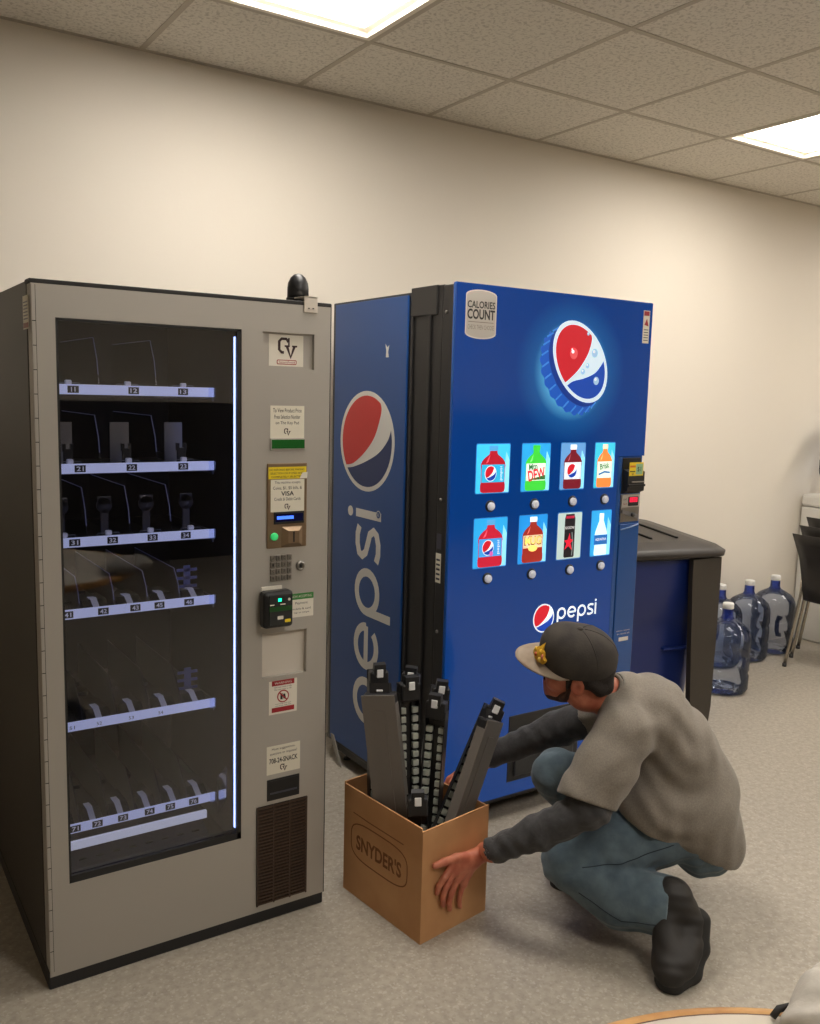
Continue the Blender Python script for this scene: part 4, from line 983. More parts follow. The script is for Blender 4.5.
# ================================================================ TRAYS IN THE BOX
chan = mat('tray_black', srgb(30, 30, 32), .35); chang = mat('tray_grey', srgb(116, 110, 104), .4, .2); toothm = mat('tray_teeth', srgb(176, 180, 170), .35); tabm = mat('tray_tab', srgb(225, 225, 225), .3)
def frame_from(a, b_, up):
    z = (Vector(b_) - Vector(a)).normalized(); x = Vector(up).cross(z).normalized(); y = z.cross(x)
    return Matrix(((x.x, y.x, z.x, a[0]), (x.y, y.y, z.y, a[1]), (x.z, y.z, z.z, a[2]), (0, 0, 0, 1)))
def tray_obj(label, M, wid=.062, Ln=.60, back=None):
    """long channel; local z = length, y = open side"""
    t = bpy.data.objects.new('dispensing_tray', None); COL.objects.link(t); t.matrix_world = M; tag(t, label, 'tray', 'dispensing trays in the box')
    back = back or chan
    b = MB(); h = wid / 2
    b.box((-h, -.004, 0), (h, 0, Ln), back, .001); b.box((-h, 0, 0), (-h + .003, .030, Ln - .03), back); b.box((h - .003, 0, 0), (h, .030, Ln - .03), back)
    b.box((-h * .35, -.0065, .03), (h * .35, -.004, Ln - .05), back); b.build('channel', t)
    for s_ in (-1, 1):
        b = MB(); x0 = s_ * h * .62
        b.box((x0 - .008, .001, .02), (x0 + .008, .006, Ln - .06), chan)
        k = 0
        while .05 + k * .028 < Ln - .08:
            z = .05 + k * .028; b.box((x0 - .010, .006, z), (x0 + .010, .022, z + .019), toothm, .002); k += 1
        b.build('tooth_strip', t)
    b = MB(); b.box((-h * .95, -.001, Ln - .055), (h * .95, .040, Ln), chan, .006); b.prism([(.02, Ln), (.045, Ln - .01), (.045, Ln + .022), (.03, Ln + .028)], 0, -h * .6, h * .6, chan); b.build('pusher_head', t)
    b = MB(); b.box((-.010, .036, Ln - .018), (.010, .047, Ln + .008), tabm, .002); b.box((-.010, .020, Ln + .002), (.010, .045, Ln + .009), tabm, .002); b.build('tab', t, label='white tab')
    return t
TRAYS = [ # bottom, top, open-side direction, width, grey back?, label
    ((1.434, 2.175, .07), (1.366, 2.215, .685), (1, .9, .1), .105, chang, 'wide grey tray leaning furthest left in the box, flat back outward'),
    ((1.430, 2.300, .07), (1.440, 2.345, .720), (-.3, -1, .1), .062, chan, 'black tray behind the grey one, standing tallest'),
    ((1.495, 2.215, .07), (1.505, 2.270, .690), (-.2, -1, .1), .066, chan, 'black tray with pale teeth in the middle of the box'),
    ((1.500, 2.320, .07), (1.572, 2.342, .690), (-.8, -1, .1), .062, chan, 'black tray standing at the back centre of the box'),
    ((1.540, 2.180, .07), (1.583, 2.200, .640), (-1, -.7, .2), .066, chan, 'black tray with pale teeth, next left of the leaning grey tray'),
    ((1.555, 2.265, .07), (1.645, 2.285, .650), (-.5, -1, .2), .062, chan, 'black tray leaning right behind the toothed trays'),
    ((1.495, 2.068, .07), (1.702, 2.068, .590), (-.2, .9, .1), .085, chang, 'dark grey tray leaning furthest right over the box edge'),
    ((1.462, 2.125, .07), (1.745, 2.130, .610), (-.5, -1, .3), .066, chan, 'black tray leaning steeply right, its white tab near the sleeve'),
    ((1.430, 2.060, .03), (1.430, 2.085, .41), (-.6, -1, .3), .062, chan, 'short black tray lying low at the front of the box')]
for a, c, up, wd, bk, lb in TRAYS:
    tray_obj(lb, frame_from(a, c, up), wd, (Vector(c) - Vector(a)).length, bk)

# ================================================================ CROUCHING MAN
J = {'Ltoe': (1.851, 1.474, 0.018), 'Lball': (1.906, 1.488, 0.036), 'Larch': (1.962, 1.500, 0.079), 'Lheel': (1.999, 1.522, 0.137), 'Lank': (1.960, 1.552, 0.172), 'Lcuff': (1.958, 1.572, 0.158), 'Lcalf': (1.886, 1.692, 0.152), 'Lkn': (1.804, 1.832, 0.213), 'Lthigh': (1.938, 1.751, 0.264), 'Lhip': (2.101, 1.654, 0.333), 'Rhip': (2.183, 1.836, 0.295), 'Rkn': (1.892, 1.985, 0.409), 'Rshin': (1.995, 1.942, 0.270), 'Rank': (2.043, 1.930, 0.154), 'pel': (2.203, 1.691, 0.305), 'butt': (2.186, 1.660, 0.265), 'waist': (2.199, 1.713, 0.426), 'mid': (2.137, 1.747, 0.539), 'upper': (2.066, 1.787, 0.644), 'shl': (2.004, 1.821, 0.676), 'nb': (1.943, 1.841, 0.699), 'Lsh': (1.892, 1.719, 0.631), 'Lslv': (1.766, 1.727, 0.465), 'Lel': (1.762, 1.706, 0.448), 'Lfa': (1.670, 1.809, 0.352), 'Lwr': (1.589, 1.922, 0.264), 'Rsh': (2.052, 1.957, 0.592), 'Rslv': (2.028, 2.017, 0.564), 'Rel': (1.989, 2.083, 0.509), 'Rwr': (1.826, 2.232, 0.395), 'Rhand': (1.775, 2.258, 0.352), 'headc': (1.846, 1.870, 0.783), 'hem1': (1.879, 1.712, 0.383), 'hem2': (2.165, 1.560, 0.234)}
HL = {'wr': (1.621, 1.989, 0.224), 'palm0': (1.578, 1.991, 0.213), 'kn_i': (1.493, 1.986, 0.214), 'kn_m': (1.496, 1.984, 0.192), 'kn_r': (1.515, 1.988, 0.166), 'kn_p': (1.543, 1.995, 0.139), 'i1': (1.460, 1.978, 0.190), 'i2': (1.445, 1.982, 0.168), 'i3': (1.442, 1.986, 0.145), 'm1': (1.468, 1.979, 0.159), 'm2': (1.462, 1.984, 0.127), 'm3': (1.468, 1.990, 0.098), 'r1': (1.491, 1.983, 0.132), 'r2': (1.489, 1.989, 0.101), 'r3': (1.497, 1.995, 0.073), 'p1': (1.531, 1.992, 0.112), 'p2': (1.532, 1.997, 0.087), 'p3': (1.540, 2.001, 0.063), 't0': (1.562, 1.991, 0.221), 't1': (1.505, 1.984, 0.237), 't2': (1.462, 1.984, 0.236), 't3': (1.429, 1.983, 0.234)}
V3 = lambda *a: np.array(a, float)
for D_ in (J, HL):
    for k in D_: D_[k] = np.array(D_[k], float)
A_SH = V3(.60, .80, -.05); A_SH /= np.linalg.norm(A_SH)            # across the shoulders, left to right
man = empty('person', (1.95, 1.75, 0), 0, 'crouching person in grey T-shirt, jeans and dark cap, holding the cardboard box', 'person')
ORG = (1.95, 1.75, 0)
skin = mottle(mat('skin', srgb(186, 108, 80), .5), srgb(176, 96, 72), srgb(198, 124, 96), 30)
# head frame: rows = forward, left, up
ph = math.radians(22)
hf = V3(-.72, .694, .02); hf /= np.linalg.norm(hf)
l0 = np.cross(V3(0, 0, 1), hf); l0 /= np.linalg.norm(l0); u0 = np.cross(hf, l0)
hl = l0 * math.cos(ph) - u0 * math.sin(ph); hu = np.cross(hf, hl); RH = np.array([hf, hl, hu]); HC = J['headc'] + V3(-.004, .002, .022)
def hp(x, y, z): return HC + hf * x + hl * y + hu * z
body = SDF((1.38, 1.38, -.01), (2.38, 2.36, .93), .0036, .03)
B = body
B.ell(hp(-.012, 0, .022), (.098, .077, .090), RH, 0)
B.ell(hp(.030, 0, -.042), (.060, .060, .076), RH, .03)
B.ell(hp(.046, 0, -.088), (.044, .046, .030), RH, .03); B.cap(hp(-.02, 0, -.05), HC - V3(-.03, .01, .09), .055, .055, .02)
B.cap(hp(.082, .026, .012), hp(.082, -.026, .012), .012, .012, .015)              # brow
B.cap(hp(.088, 0, .004), hp(.108, 0, -.032), .008, .012, .010)                    # nose
B.cap(hp(.098, .010, -.036), hp(.098, -.010, -.036), .009, .009, .006)
B.cap(hp(.086, .018, -.066), hp(.086, -.018, -.066), .008, .008, .008); B.cap(hp(.084, .016, -.078), hp(.084, -.016, -.078), .008, .008, .006)
B.cap(hp(.070, .012, -.108), hp(.070, -.012, -.108), .016, .016, .02)             # chin
for s_ in (1, -1):
    B.ell(hp(.084, s_ * .032, -.008), (.014, .016, .011), RH, .006, 's')
    B.ell(hp(.060, s_ * .046, -.040), (.024, .016, .020), RH, .02)                # cheek
    B.ell(hp(-.006, s_ * .080, -.022), (.020, .010, .033), RH, .006); B.ell(hp(-.002, s_ * .089, -.020), (.011, .006, .020), RH, .003, 's')
B.cap(hp(-.030, 0, -.060), J['nb'] + V3(.01, -.005, -.01), .058, .062, .03)
B.chain([J['pel'], J['waist'], J['mid'], J['upper'], J['shl']], [.10, .092, .095, .085, .06], .03, (A_SH, 1.4))
B.chain([J['shl'], J['Lsh'], J['Lel'], J['Lfa'], J['Lwr'], HL['wr']], [.06, .055, .044, .040, .028, .026], .02)
B.chain([J['shl'], J['Rsh'], J['Rel'], J['Rwr'], J['Rhand']], [.06, .055, .044, .030, .026], .02)
B.chain([J['pel'], J['Lhip'], J['Lkn'], J['Lcalf'], J['Lank']], [.09, .085, .055, .055, .038], .03)
B.chain([J['pel'], J['Rhip'], J['Rkn'], J['Rshin'], V3(2.10, 1.90, .11)], [.09, .085, .055, .052, .038], .03)
# left hand, flat against the near face of the box
hn = V3(.16, -.987, 0)
B.cap(HL['wr'], HL['palm0'], .026, .024, .012)
for a, r in (('kn_i', .013), ('kn_m', .0135), ('kn_r', .013), ('kn_p', .012)): B.cap(HL['palm0'], HL[a], .020, r, .012)
B.cap(HL['kn_i'], HL['kn_p'], .012, .012, .010)
for k, r in (('i', .0098), ('m', .0102), ('r', .0098), ('p', .0085)):
    B.chain([HL['kn_' + {'i': 'i', 'm': 'm', 'r': 'r', 'p': 'p'}[k]], HL[k + '1'], HL[k + '2'], HL[k + '3']], [r * 1.1, r, r * .93, r * .82], .003)
B.chain([HL['t0'], HL['t1'], HL['t2'], HL['t3']], [.019, .013, .0115, .0095], .006)
# right hand curled round the far edge of the box
rh = J['Rhand']; rd_ = V3(-.80, .1, -.45); rd_ /= np.linalg.norm(rd_)
pc = rh + rd_ * .05; B.cap(rh, pc, .026, .024, .012)
for q in range(4):
    o_ = pc + V3(.02, .09, .02) * (q - 1.5) * .32 * .7
    B.chain([pc + (o_ - pc) * .8, o_ + rd_ * .040, o_ + rd_ * .062 + V3(0, 0, -.022), o_ + rd_ * .060 + V3(.01, 0, -.045)], [.013, .0098, .0092, .008], .004)
B.chain([rh + rd_ * .02, rh + V3(-.03, -.045, .0), rh + V3(-.065, -.055, -.012)], [.018, .012, .0095], .006)
B.mesh('body', skin, man, smooth=3, origin=ORG); del body, B
# eyes, beard, hair, eyebrows
for s_ in (1, -1):
    S = SDF(hp(.07, s_ * .032, -.008) - .03, hp(.07, s_ * .032, -.008) + .03, .002, .02); S.ell(hp(.074, s_ * .031, -.008), (.0115, .0115, .0115), RH, 0); S.mesh('eye', mat('eye_white', srgb(215, 205, 198), .3), man, origin=ORG)
hairm = mat('dark_hair', srgb(30, 22, 18), .7, bump=(220, .5, .003))
S = SDF(HC - .15, HC + .15, .003, .02)
S.ell(hp(.036, 0, -.093), (.054, .055, .037), RH, 0); S.cap(hp(.068, .012, -.109), hp(.068, -.012, -.109), .0195, .0195, .015)
S.cap(hp(.016, .066, -.030), hp(.030, .060, -.080), .008, .014, .015); S.cap(hp(.016, -.066, -.030), hp(.030, -.060, -.080), .008, .014, .015)
S.cap(hp(.0905, .014, -.0555), hp(.0905, -.014, -.0555), .0045, .0045, .004); S.cap(hp(.086, .022, -.058), hp(.072, .032, -.088), .004, .007, .006); S.cap(hp(.086, -.022, -.058), hp(.072, -.032, -.088), .004, .007, .006)
S.ell(hp(.094, 0, -.070), (.012, .017, .008), RH, .003, 's'); S.ell(hp(.048, 0, -.050), (.034, .085, .022), RH, .008, 's')
S.cutplane(hp(.006, 0, 0), -hf)
S.mesh('beard', mat('beard_hair', srgb(62, 38, 30), .8, bump=(260, .6, .003)), man, smooth=1, origin=ORG, label='short dark beard')
S = SDF(HC - .16, HC + .16, .0035, .02)
S.ell(hp(-.020, 0, .010), (.096, .082, .086), RH, 0); S.cap(hp(-.085, .035, -.045), hp(-.085, -.035, -.045), .026, .026, .02); S.cap(hp(-.04, .072, -.005), hp(-.07, .058, -.045), .014, .018, .015)
S.cap(hp(-.04, -.072, -.005), hp(-.07, -.058, -.045), .014, .018, .015); S.cap(hp(.022, .074, .01), hp(.022, .071, -.034), .007, .006, .006); S.cap(hp(.022, -.074, .01), hp(.022, -.071, -.034), .007, .006, .006)
S.cutplane(hp(.03, 0, 0), hf); S.mesh('hair', hairm, man, smooth=1, origin=ORG, label='short dark hair below the cap')
# cap
capm = mottle(mat('cap_charcoal', srgb(52, 47, 43), .85, bump=(160, .25, .002)), srgb(44, 40, 37), srgb(64, 58, 52), 14)
S = SDF(HC - .18, HC + .2, .003, .03)
S.ell(hp(-.004, 0, .030), (.113, .092, .098), RH, 0); S.ell(hp(.050, 0, .072), (.056, .062, .056), RH, .03); S.cutplane(hp(0, 0, .008), -hu + hf * .02)
S.ell(hp(-.004, 0, .022), (.104, .084, .088), RH, .003, 's')
c_ = S.mesh('cap_crown', capm, man, smooth=2, origin=ORG, label='dark charcoal cap crown')
bt = SDF(hp(0, 0, .13) - .03, hp(0, 0, .13) + .03, .002, .02); bt.ell(hp(-.002, 0, .1285), (.009, .009, .005), RH, 0); bt.mesh('cap_button', capm, c_, origin=ORG)
b = MB()                                                           # seams from the button down
for an in range(0, 360, 60):
    t = math.radians(an); P = []
    for k in range(9):
        e = math.radians(8 + k * 9.5); P.append(Vector(hp(-.004 + .1135 * math.cos(e) * math.cos(t), .0925 * math.cos(e) * math.sin(t), .030 + .0985 * math.sin(e))) - Vector(ORG))
    b.tube(P, .0011, mat('cap_seam', srgb(34, 30, 28), .8), 5)
b.build('cap_seams', c_)
b = MB(); brimm = mottle(mat('brim_tan', srgb(150, 134, 116), .8, bump=(160, .2, .002)), srgb(140, 124, 106), srgb(162, 146, 128), 22)
V = []; F = []; nu, nv = 17, 8
for side in (0, 1):
    for i in range(nu):
        a = math.radians(-78 + 156 * i / (nu - 1)); ix, iy = .107 * math.cos(a) - .004, .087 * math.sin(a)
        ox, oy = .096 * math.cos(a) + .088 * math.cos(a) ** .7 - .002, .092 * math.sin(a) * (1 - .06 * math.cos(a))
        for j in range(nv):
            t = j / (nv - 1); x = ix + (ox - ix) * t; y = iy + (oy - iy) * t
            z = .020 + .012 * math.cos(a) - (y / .09) ** 2 * .016 - .010 * t * math.cos(a) - side * .0035
            V.append(Vector(hp(x, y, z)) - Vector(ORG))
o_ = nu * nv
for i in range(nu - 1):
    for j in range(nv - 1):
        a = i * nv + j; F.append((a, a + nv, a + nv + 1, a + 1)); F.append((o_ + a, o_ + a + 1, o_ + a + nv + 1, o_ + a + nv))
    a = i * nv + nv - 1; F.append((a, a + nv, o_ + a + nv, o_ + a)); a = i * nv; F.append((a, o_ + a, o_ + a + nv, a + nv))
for i in (0, nu - 1):
    for j in range(nv - 1): a = i * nv + j; F.append((a, a + 1, o_ + a + 1, o_ + a) if i == 0 else (a, o_ + a, o_ + a + 1, a + 1))
b.add(V, F, brimm, True); b.build('cap_brim', man, label='tan grey flat cap brim')
b = MB(); em = mat('emblem_gold', srgb(214, 164, 40), .6)           # raised embroidered emblem at the front
def crown_pt(az, el, lift):
    e, t = math.radians(el), math.radians(az + (22 if abs(az) < 60 else 0))
    return Vector(hp(.000 + (.116 + lift) * math.cos(e) * math.cos(t) + .006, (.094 + lift) * math.cos(e) * math.sin(t), .030 + (.098 + lift) * math.sin(e))) - Vector(ORG)
ol = [(-14, 5), (-2, 2), (8, 3), (20, 5), (22, 12), (16, 16), (14, 24), (9, 26), (5, 38), (0, 27), (-5, 24), (-6, 17), (-14, 12)]
n = len(ol); V = [crown_pt(a, e, .008) for a, e in ol] + [crown_pt(a, e, -.003) for a, e in ol] + [crown_pt(4, 15, .011)]
b.add(V, [(2 * n, i, (i + 1) % n) for i in range(n)] + [(i, i + n, (i + 1) % n + n, (i + 1) % n) for i in range(n)], em)
for a, e, m_ in ((0, 12, srgb(190, 80, 50)), (12, 10, srgb(230, 200, 90)), (8, 22, srgb(235, 190, 60)), (-6, 18, srgb(235, 190, 60)), (16, 17, srgb(200, 110, 90))):
    b.lathe([(.007, -.002), (.006, .003), (.002, .005)], (0, 0, 0), mat('embroidery_%d' % a, m_, .6), 10, Matrix.Translation(crown_pt(a, e, .008)) @ Vector(hf).to_track_quat('Z', 'Y').to_matrix().to_4x4())
b.build('cap_emblem', c_, label='gold embroidered emblem')
b = MB()
for az, el, r_, m_ in ((172, 12, .012, srgb(196, 120, 90)), (150, 8, .008, srgb(200, 130, 100))):
    b.lathe([(r_, -.002), (r_ * .8, .002), (r_ * .3, .003)], (0, 0, 0), mat('back_patch', m_, .7), 14, Matrix.Translation(crown_pt(az, el, .0)) @ (crown_pt(az, el, .02) - crown_pt(az, el, 0)).to_track_quat('Z', 'Y').to_matrix().to_4x4())
b.build('back_patch', c_)

# ---- T-shirt
def cloth_mat(name, c1, c2, sc, wr, fine=420, rough=.95):
    m = mat(name, c1, rough, sheen=.15); mottle(m, c1, c2, sc, .3, .7, 8); nt = m.node_tree; b = nt.nodes['Principled BSDF']
    tc = nt.nodes.new('ShaderNodeTexCoord'); n1 = nt.nodes.new('ShaderNodeTexNoise'); n1.inputs['Scale'].default_value = wr; n1.inputs['Detail'].default_value = 3; n1.inputs['Distortion'].default_value = 1.2
    n2 = nt.nodes.new('ShaderNodeTexNoise'); n2.inputs['Scale'].default_value = fine
    b1 = nt.nodes.new('ShaderNodeBump'); b1.inputs['Strength'].default_value = .4; b1.inputs['Distance'].default_value = .012
    b2 = nt.nodes.new('ShaderNodeBump'); b2.inputs['Strength'].default_value = .25; b2.inputs['Distance'].default_value = .001
    nt.links.new(tc.outputs['Object'], n1.inputs['Vector']); nt.links.new(tc.outputs['Object'], n2.inputs['Vector'])
    nt.links.new(n1.outputs['Fac'], b1.inputs['Height']); nt.links.new(n2.outputs['Fac'], b2.inputs['Height']); nt.links.new(b1.outputs['Normal'], b2.inputs['Normal']); nt.links.new(b2.outputs['Normal'], b.inputs['Normal'])
    return m
shirtm = cloth_mat('heather_grey_shirt', srgb(114, 106, 96), srgb(134, 126, 115), 260, 7)
T = SDF((1.66, 1.48, .12), (2.42, 2.16, .80), .0048, .035)
T.chain([J['pel'] + V3(.004, -.004, -.02), J['waist'] + V3(.0, 0, 0), J['mid'], J['upper'], J['shl']], [.124, .118, .121, .110, .076], .03, (A_SH, 1.42))
T.cap(J['shl'], J['nb'] + V3(-.008, .004, .016), .072, .064, .02)
T.chain([J['shl'], J['Lsh'], (J['Lsh'] + J['Lslv']) / 2 + V3(-.004, -.004, 0), J['Lslv']], [.075, .078, .083, .086], .03)
T.chain([J['shl'], J['Rsh'], J['Rslv']], [.075, .070, .064], .03)
T.chain([J['waist'] + V3(-.02, -.03, -.02), J['Lhip'] + V3(.02, -.01, .035), J['butt'] + V3(.0, -.035, .0)], [.118, .116, .100], .03)
T.cap(J['waist'] + V3(-.03, 0, -.02), V3(2.03, 1.71, .385), .118, .106, .04, 'u', (A_SH, 1.2))
T.cap(J['mid'] + V3(-.06, .05, -.03), J['waist'] + V3(-.08, .06, -.05), .09, .085, .05, 'u', (A_SH, 1.3))      # loose front hanging forward
# folds from the armpit across the back and round the waist
def groove(pts, r, k=.012, S=None):
    (S or T).comb  # noqa
    for i in range(len(pts) - 1): (S or T).cap(pts[i], pts[i + 1], r, r, k, 's')
def folds(p):
    a = p @ V3(.5, -.2, 1.3); c = p @ V3(-.9, .5, .4); q = p @ V3(.3, 1.0, -.5)
    return .0026 * np.sin(a * 62 + 2.2 * np.sin(c * 21) + 1.3 * np.sin(q * 17)) * (.5 + .5 * np.sin(c * 13 + q * 9)) + .0016 * np.sin(c * 85 + 2 * np.sin(a * 19))
T.field(folds)
sd = J['Lel'] - J['Lsh']; sd = sd / np.linalg.norm(sd)
# sleeve hem, lower hem and neck opening
def cut_local(S, o, n, c, rad):
    """cut by a plane, only inside a ball"""
    n = n / np.linalg.norm(n); sl, p = S.win([c], rad); d = (p - o) @ n; ball = np.linalg.norm(p - c, axis=-1) - rad
    S.F[sl] = np.where(ball < 0, np.maximum(S.F[sl], d.astype(np.float32)), S.F[sl])
hem_n = V3(-.55, -.15, -.82)
cut_local(T, J['Lslv'] + V3(.0, -.0, -.012), np.array([-.42, -.12, -.90]), J['Lslv'] + np.array([-.42, -.12, -.90]) * .06, .135)
cut_local(T, J['Rslv'] + V3(.02, -.03, .01), V3(-.3, .7, -.5), J['Rslv'] + V3(-.3, .7, -.5) * .09, .12)
T.cap(J['nb'] + V3(-.004, .002, .020), HC, .060, .062, .006, 's')
mid_h = (J['hem1'] + J['hem2']) / 2
up_h = np.cross(J['hem2'] - J['hem1'], A_SH); up_h /= np.linalg.norm(up_h); up_h = up_h if up_h[2] < 0 else -up_h
T.cutplane((J['hem1'] + J['hem2']) / 2 + up_h * .002, up_h)
shirt = T.mesh('t_shirt', shirtm, man, smooth=2, origin=ORG, label='heather grey short sleeved T-shirt')
del T
# collar
ax = HC - J['nb']; ax /= np.linalg.norm(ax); e1 = np.cross(ax, A_SH); e1 /= np.linalg.norm(e1); e2 = np.cross(ax, e1)
cc = J['nb'] + ax * .020
b = MB(); P = [Vector(cc + (e1 * math.cos(2 * PI * k / 32) + e2 * math.sin(2 * PI * k / 32)) * .064) - Vector(ORG) for k in range(33)]
b.tube(P, .006, mat('collar_grey', srgb(104, 96, 86), .9), 8); b.build('collar', shirt)
# ---- dark undershirt sleeves
under = cloth_mat('charcoal_undershirt', srgb(52, 51, 52), srgb(66, 65, 66), 50, 16)
S = SDF((1.53, 1.58, .18), (1.96, 2.02, .62), .0042, .03)
S.chain([(J['Lsh'] + J['Lel']) / 2, J['Lel'], J['Lfa'], J['Lwr']], [.060, .055, .048, .037], .02)
S.field(lambda p: .0022 * np.sin((p @ V3(-.6, .8, -.5)) * 95 + 2 * np.sin((p @ V3(1, .5, 1)) * 30)) + .0012 * np.sin((p @ V3(.8, .3, -.9)) * 130))
dn = J['Lwr'] - J['Lfa']; dn /= np.linalg.norm(dn); S.cutplane(J['Lwr'] + dn * .004, dn + V3(.25, 0, -.1))
S.cap(J['Lwr'] - dn * .02, J['Lwr'] + dn * .06, .031, .034, .003, 's')
S.mesh('undershirt_sleeve', under, man, smooth=2, origin=ORG, label='dark grey long undershirt sleeve')
S = SDF((1.78, 1.9, .30), (2.14, 2.30, .68), .005, .03)
S.chain([J['Rsh'], J['Rel'], J['Rwr']], [.060, .056, .040], .02)
S.field(lambda p: .002 * np.sin((p @ V3(-.6, .8, -.5)) * 90 + 2 * np.sin((p @ V3(1, .5, 1)) * 30)))
S.mesh('undershirt_sleeve', under, man, smooth=2, origin=ORG, label='dark grey long undershirt sleeve')
# ---- jeans
denim = cloth_mat('blue_denim', srgb(72, 88, 99), srgb(98, 115, 125), 20, 11, 600)
Q = SDF((1.70, 1.44, .02), (2.38, 2.14, .56), .0048, .035)
Q.chain([J['pel'], J['butt']], [.112, .105], .02, (A_SH, 1.35))
Q.chain([J['Lhip'], J['Lthigh'], J['Lkn']], [.099, .091, .076], .03)
Q.cap(J['Rhip'], J['Rkn'], .104, .078, .03); Q.chain([J['Rkn'], J['Rshin'], V3(2.10, 1.90, .13)], [.074, .070, .066], .02)
L2 = SDF((1.70, 1.44, .02), (2.38, 2.14, .56), .0048, .035)
L2.chain([J['Lkn'], J['Lcalf'], J['Lcuff']], [.074, .088, .082], .02)
sl = (slice(None),) * 3; Q.comb(sl, L2.F, .010)
wob = lambda p: .0028 * np.sin((p @ V3(-.55, .8, .2)) * 75 + 2.5 * np.sin((p @ V3(.7, .5, 1.2)) * 24)) * (.5 + .5 * np.sin((p @ V3(1, -.3, .6)) * 26)) + .0018 * np.sin((p @ V3(.9, .3, -.7)) * 110 + 2 * np.sin(p[..., 2] * 40))
Q.field(wob)
cn = J['Lcuff'] - J['Lcalf']; cn /= np.linalg.norm(cn); cut_local(Q, J['Lcuff'] + cn * .006, cn, J['Lcuff'] + cn * .10, .135)
Q.cap(J['Lcuff'] - cn * .02, J['Lcuff'] + cn * .08, .066, .068, .004, 's')
jeans = Q.mesh('jeans', denim, man, smooth=2, origin=ORG, label='faded blue jeans')
bpy.context.view_layer.update()
bv = BVHTree.FromObject(jeans, bpy.context.evaluated_depsgraph_get())
def seam(pts, dirv, name, r=.0014):
    P = []
    d = Vector(dirv).normalized()
    for i in range(len(pts) - 1):
        for k in range(14):
            p = Vector(pts[i]).lerp(Vector(pts[i + 1]), k / 14) - Vector(ORG)
            h = bv.ray_cast(p + d * .4, -d, .6)
            if h[0] is not None and (not P or (h[0] - P[-1]).length < .03): P.append(h[0] + h[1] * .0006)
    if len(P) > 3:
        b = MB(); b.tube(P, r, mat('denim_seam', srgb(34, 46, 58), .8), 6); b.build(name, jeans)
vd = V3(-.68, -.72, .1)
seam([J['Lkn'] + V3(.03, -.03, .02), J['Lthigh'] + V3(0, 0, -.012), J['Lhip'] + V3(-.02, .02, -.02)], vd, 'seam')
seam([J['Lkn'] + V3(.02, -.03, -.05), J['Lcalf'] + V3(0, 0, -.035), J['Lcuff'] + V3(-.01, .01, -.02)], vd, 'seam')
# ---- boots
leather = mat('black_leather', srgb(34, 31, 29), .62, bump=(35, .25, .003)); solem = mat('boot_sole', (.012, .011, .010), .7)
S = SDF((1.78, 1.36, -.01), (2.10, 1.66, .26), .004, .03)
S.chain([J['Lank'] + V3(-.005, .01, .025), J['Lank']], [.052, .050], .02); S.cap(J['Lank'], J['Lheel'] + V3(-.014, .004, -.004), .050, .042, .02)
S.chain([J['Lheel'] + V3(-.016, .004, -.01), J['Larch'] + V3(-.014, 0, .0), J['Lball'] + V3(-.004, .002, .020), J['Ltoe'] + V3(.012, .004, .026)], [.043, .043, .050, .042], .02)
S.cap(J['Lank'] + V3(-.04, .0, -.02), J['Lball'] + V3(-.03, .01, .02), .036, .044, .02)
S.field(lambda p: .0009 * np.sin(p[..., 2] * 190 + 2 * np.sin((p @ V3(1, 1, 0)) * 40)))
S.cutplane(V3(0, 0, .001), V3(0, 0, -1)); bo = S.mesh('boot', leather, man, smooth=1, origin=ORG, label='black leather work boot, heel raised')
S = SDF((1.78, 1.36, -.01), (2.12, 1.66, .26), .004, .03)
S.chain([J['Lheel'] + V3(.004, -.004, .0), J['Larch'] + V3(.014, -.006, -.006), J['Lball'] + V3(.018, -.006, -.008), J['Ltoe'] + V3(.005, .0, .002)], [.032, .030, .034, .030], .012, (V3(-.45, .80, .1), 1.35)); S.cutplane(V3(0, 0, .0005), V3(0, 0, -1))
S.mesh('boot_sole', solem, bo, smooth=1, origin=ORG)
S = SDF((1.82, 1.78, -.01), (2.22, 2.18, .26), .005, .03); ra = V3(2.10, 1.90, .10); fo = V3(-.71, .70, 0)
S.chain([ra + V3(0, 0, .05), ra], [.052, .050], .02); S.chain([ra + V3(.02, -.02, -.05), ra + fo * .08 + V3(0, 0, -.045), ra + fo * .17 + V3(0, 0, -.055)], [.045, .050, .042], .02); S.cap(ra, ra + fo * .12 + V3(0, 0, -.05), .045, .045, .02)
S.cutplane(V3(0, 0, .012), V3(0, 0, -1)); bo = S.mesh('boot', leather, man, smooth=1, origin=ORG, label='black leather work boot, flat on the floor')
b = MB(); P = rrect(.145, .05, .045); Mb = Matrix.Translation(Vector(ra + fo * .07) - Vector(ORG) - Vector((0, 0, ra[2]))) @ Matrix.Rotation(math.atan2(.70, -.71), 4, 'Z')
b.prism(P, 2, .0, .022, solem, Mb); b.build('boot_sole', bo)

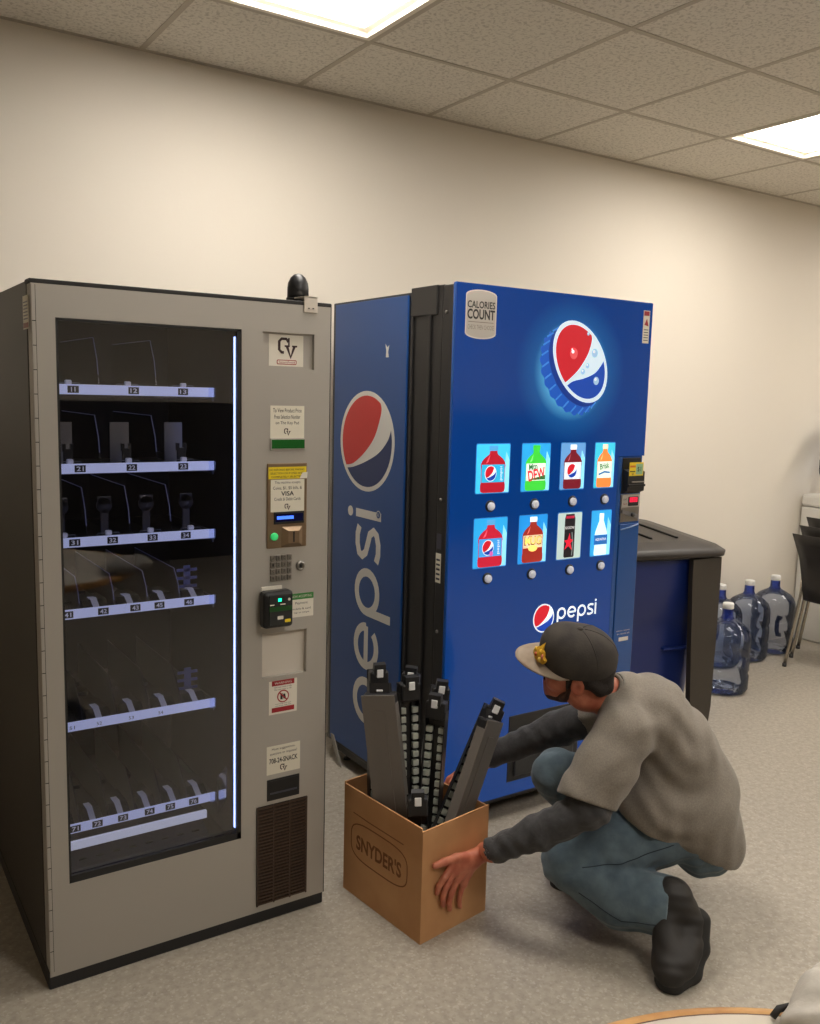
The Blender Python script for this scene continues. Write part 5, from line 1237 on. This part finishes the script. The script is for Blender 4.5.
# ---- pale cloth bag on the table
bagm = cloth_mat('pale_grey_cloth', srgb(176, 170, 160), srgb(196, 190, 180), 30, 18)
bag = empty('cloth_bag', (1.14, .57, .742), 0, 'crumpled pale grey bag with black markings on the round table, bottom right corner', 'bag')
S = SDF((.98, .42, .735), (1.34, .76, .90), .004, .03)
S.ell((1.130, .590, .770), (.090, .075, .036), None, 0); S.ell((1.20, .60, .782), (.070, .070, .038), None, .03); S.cap((1.06, .63, .760), (1.11, .64, .785), .020, .016, .02)
S.field(lambda p: .004 * np.sin((p @ V3(1, .4, .6)) * 70 + 2 * np.sin((p @ V3(.2, 1, .4)) * 50))); S.cutplane(V3(0, 0, .7425), V3(0, 0, -1))
bg = S.mesh('fabric', bagm, bag, smooth=2, origin=(1.14, .57, .742))
b = MB(); b.tube([(-.082, .094, .005), (-.070, .094, .012), (-.056, .088, .014), (-.045, .075, .014)], .005, blackrub, 8); b.build('strap', bag, label='black strap end')
bpy.context.view_layer.update(); bvb = BVHTree.FromObject(bg, bpy.context.evaluated_depsgraph_get())
b = MB()
for pts in ([(0, .0), (.012, .014), (.008, .028), (-.002, .016)], [(.012, -.01), (.03, .004), (.034, .018), (.018, .01)], [(-.014, -.012), (.004, -.02), (.016, -.012), (0, -.004)], [(.03, -.022), (.046, -.012), (.044, .002)]):
    V = []
    for x, y in pts:
        h = bvb.ray_cast(Vector((.05 + x, .02 + y, .3)), Vector((0, 0, -1)))
        if h[0] is not None: V.append(h[0] + Vector((0, 0, .0015)))
    if len(V) >= 3: b.add(V + [v - Vector((0, 0, .004)) for v in V], [tuple(range(len(V))), tuple(range(2 * len(V) - 1, len(V) - 1, -1))] + [(i, i + len(V), (i + 1) % len(V) + len(V), (i + 1) % len(V)) for i in range(len(V))], ink)
b.build('markings', bag, label='black printed markings')


# ================================================================ RENDER LOOK
sc = bpy.context.scene
w = bpy.data.worlds.new('world'); sc.world = w; w.use_nodes = True
w.node_tree.nodes['Background'].inputs[0].default_value = (.02, .018, .015, 1)
sc.view_settings.view_transform = 'Standard'; sc.view_settings.look = 'None'
sc.view_settings.gamma = 1; sc.view_settings.use_curve_mapping = False
sc.view_settings.exposure = 0.0
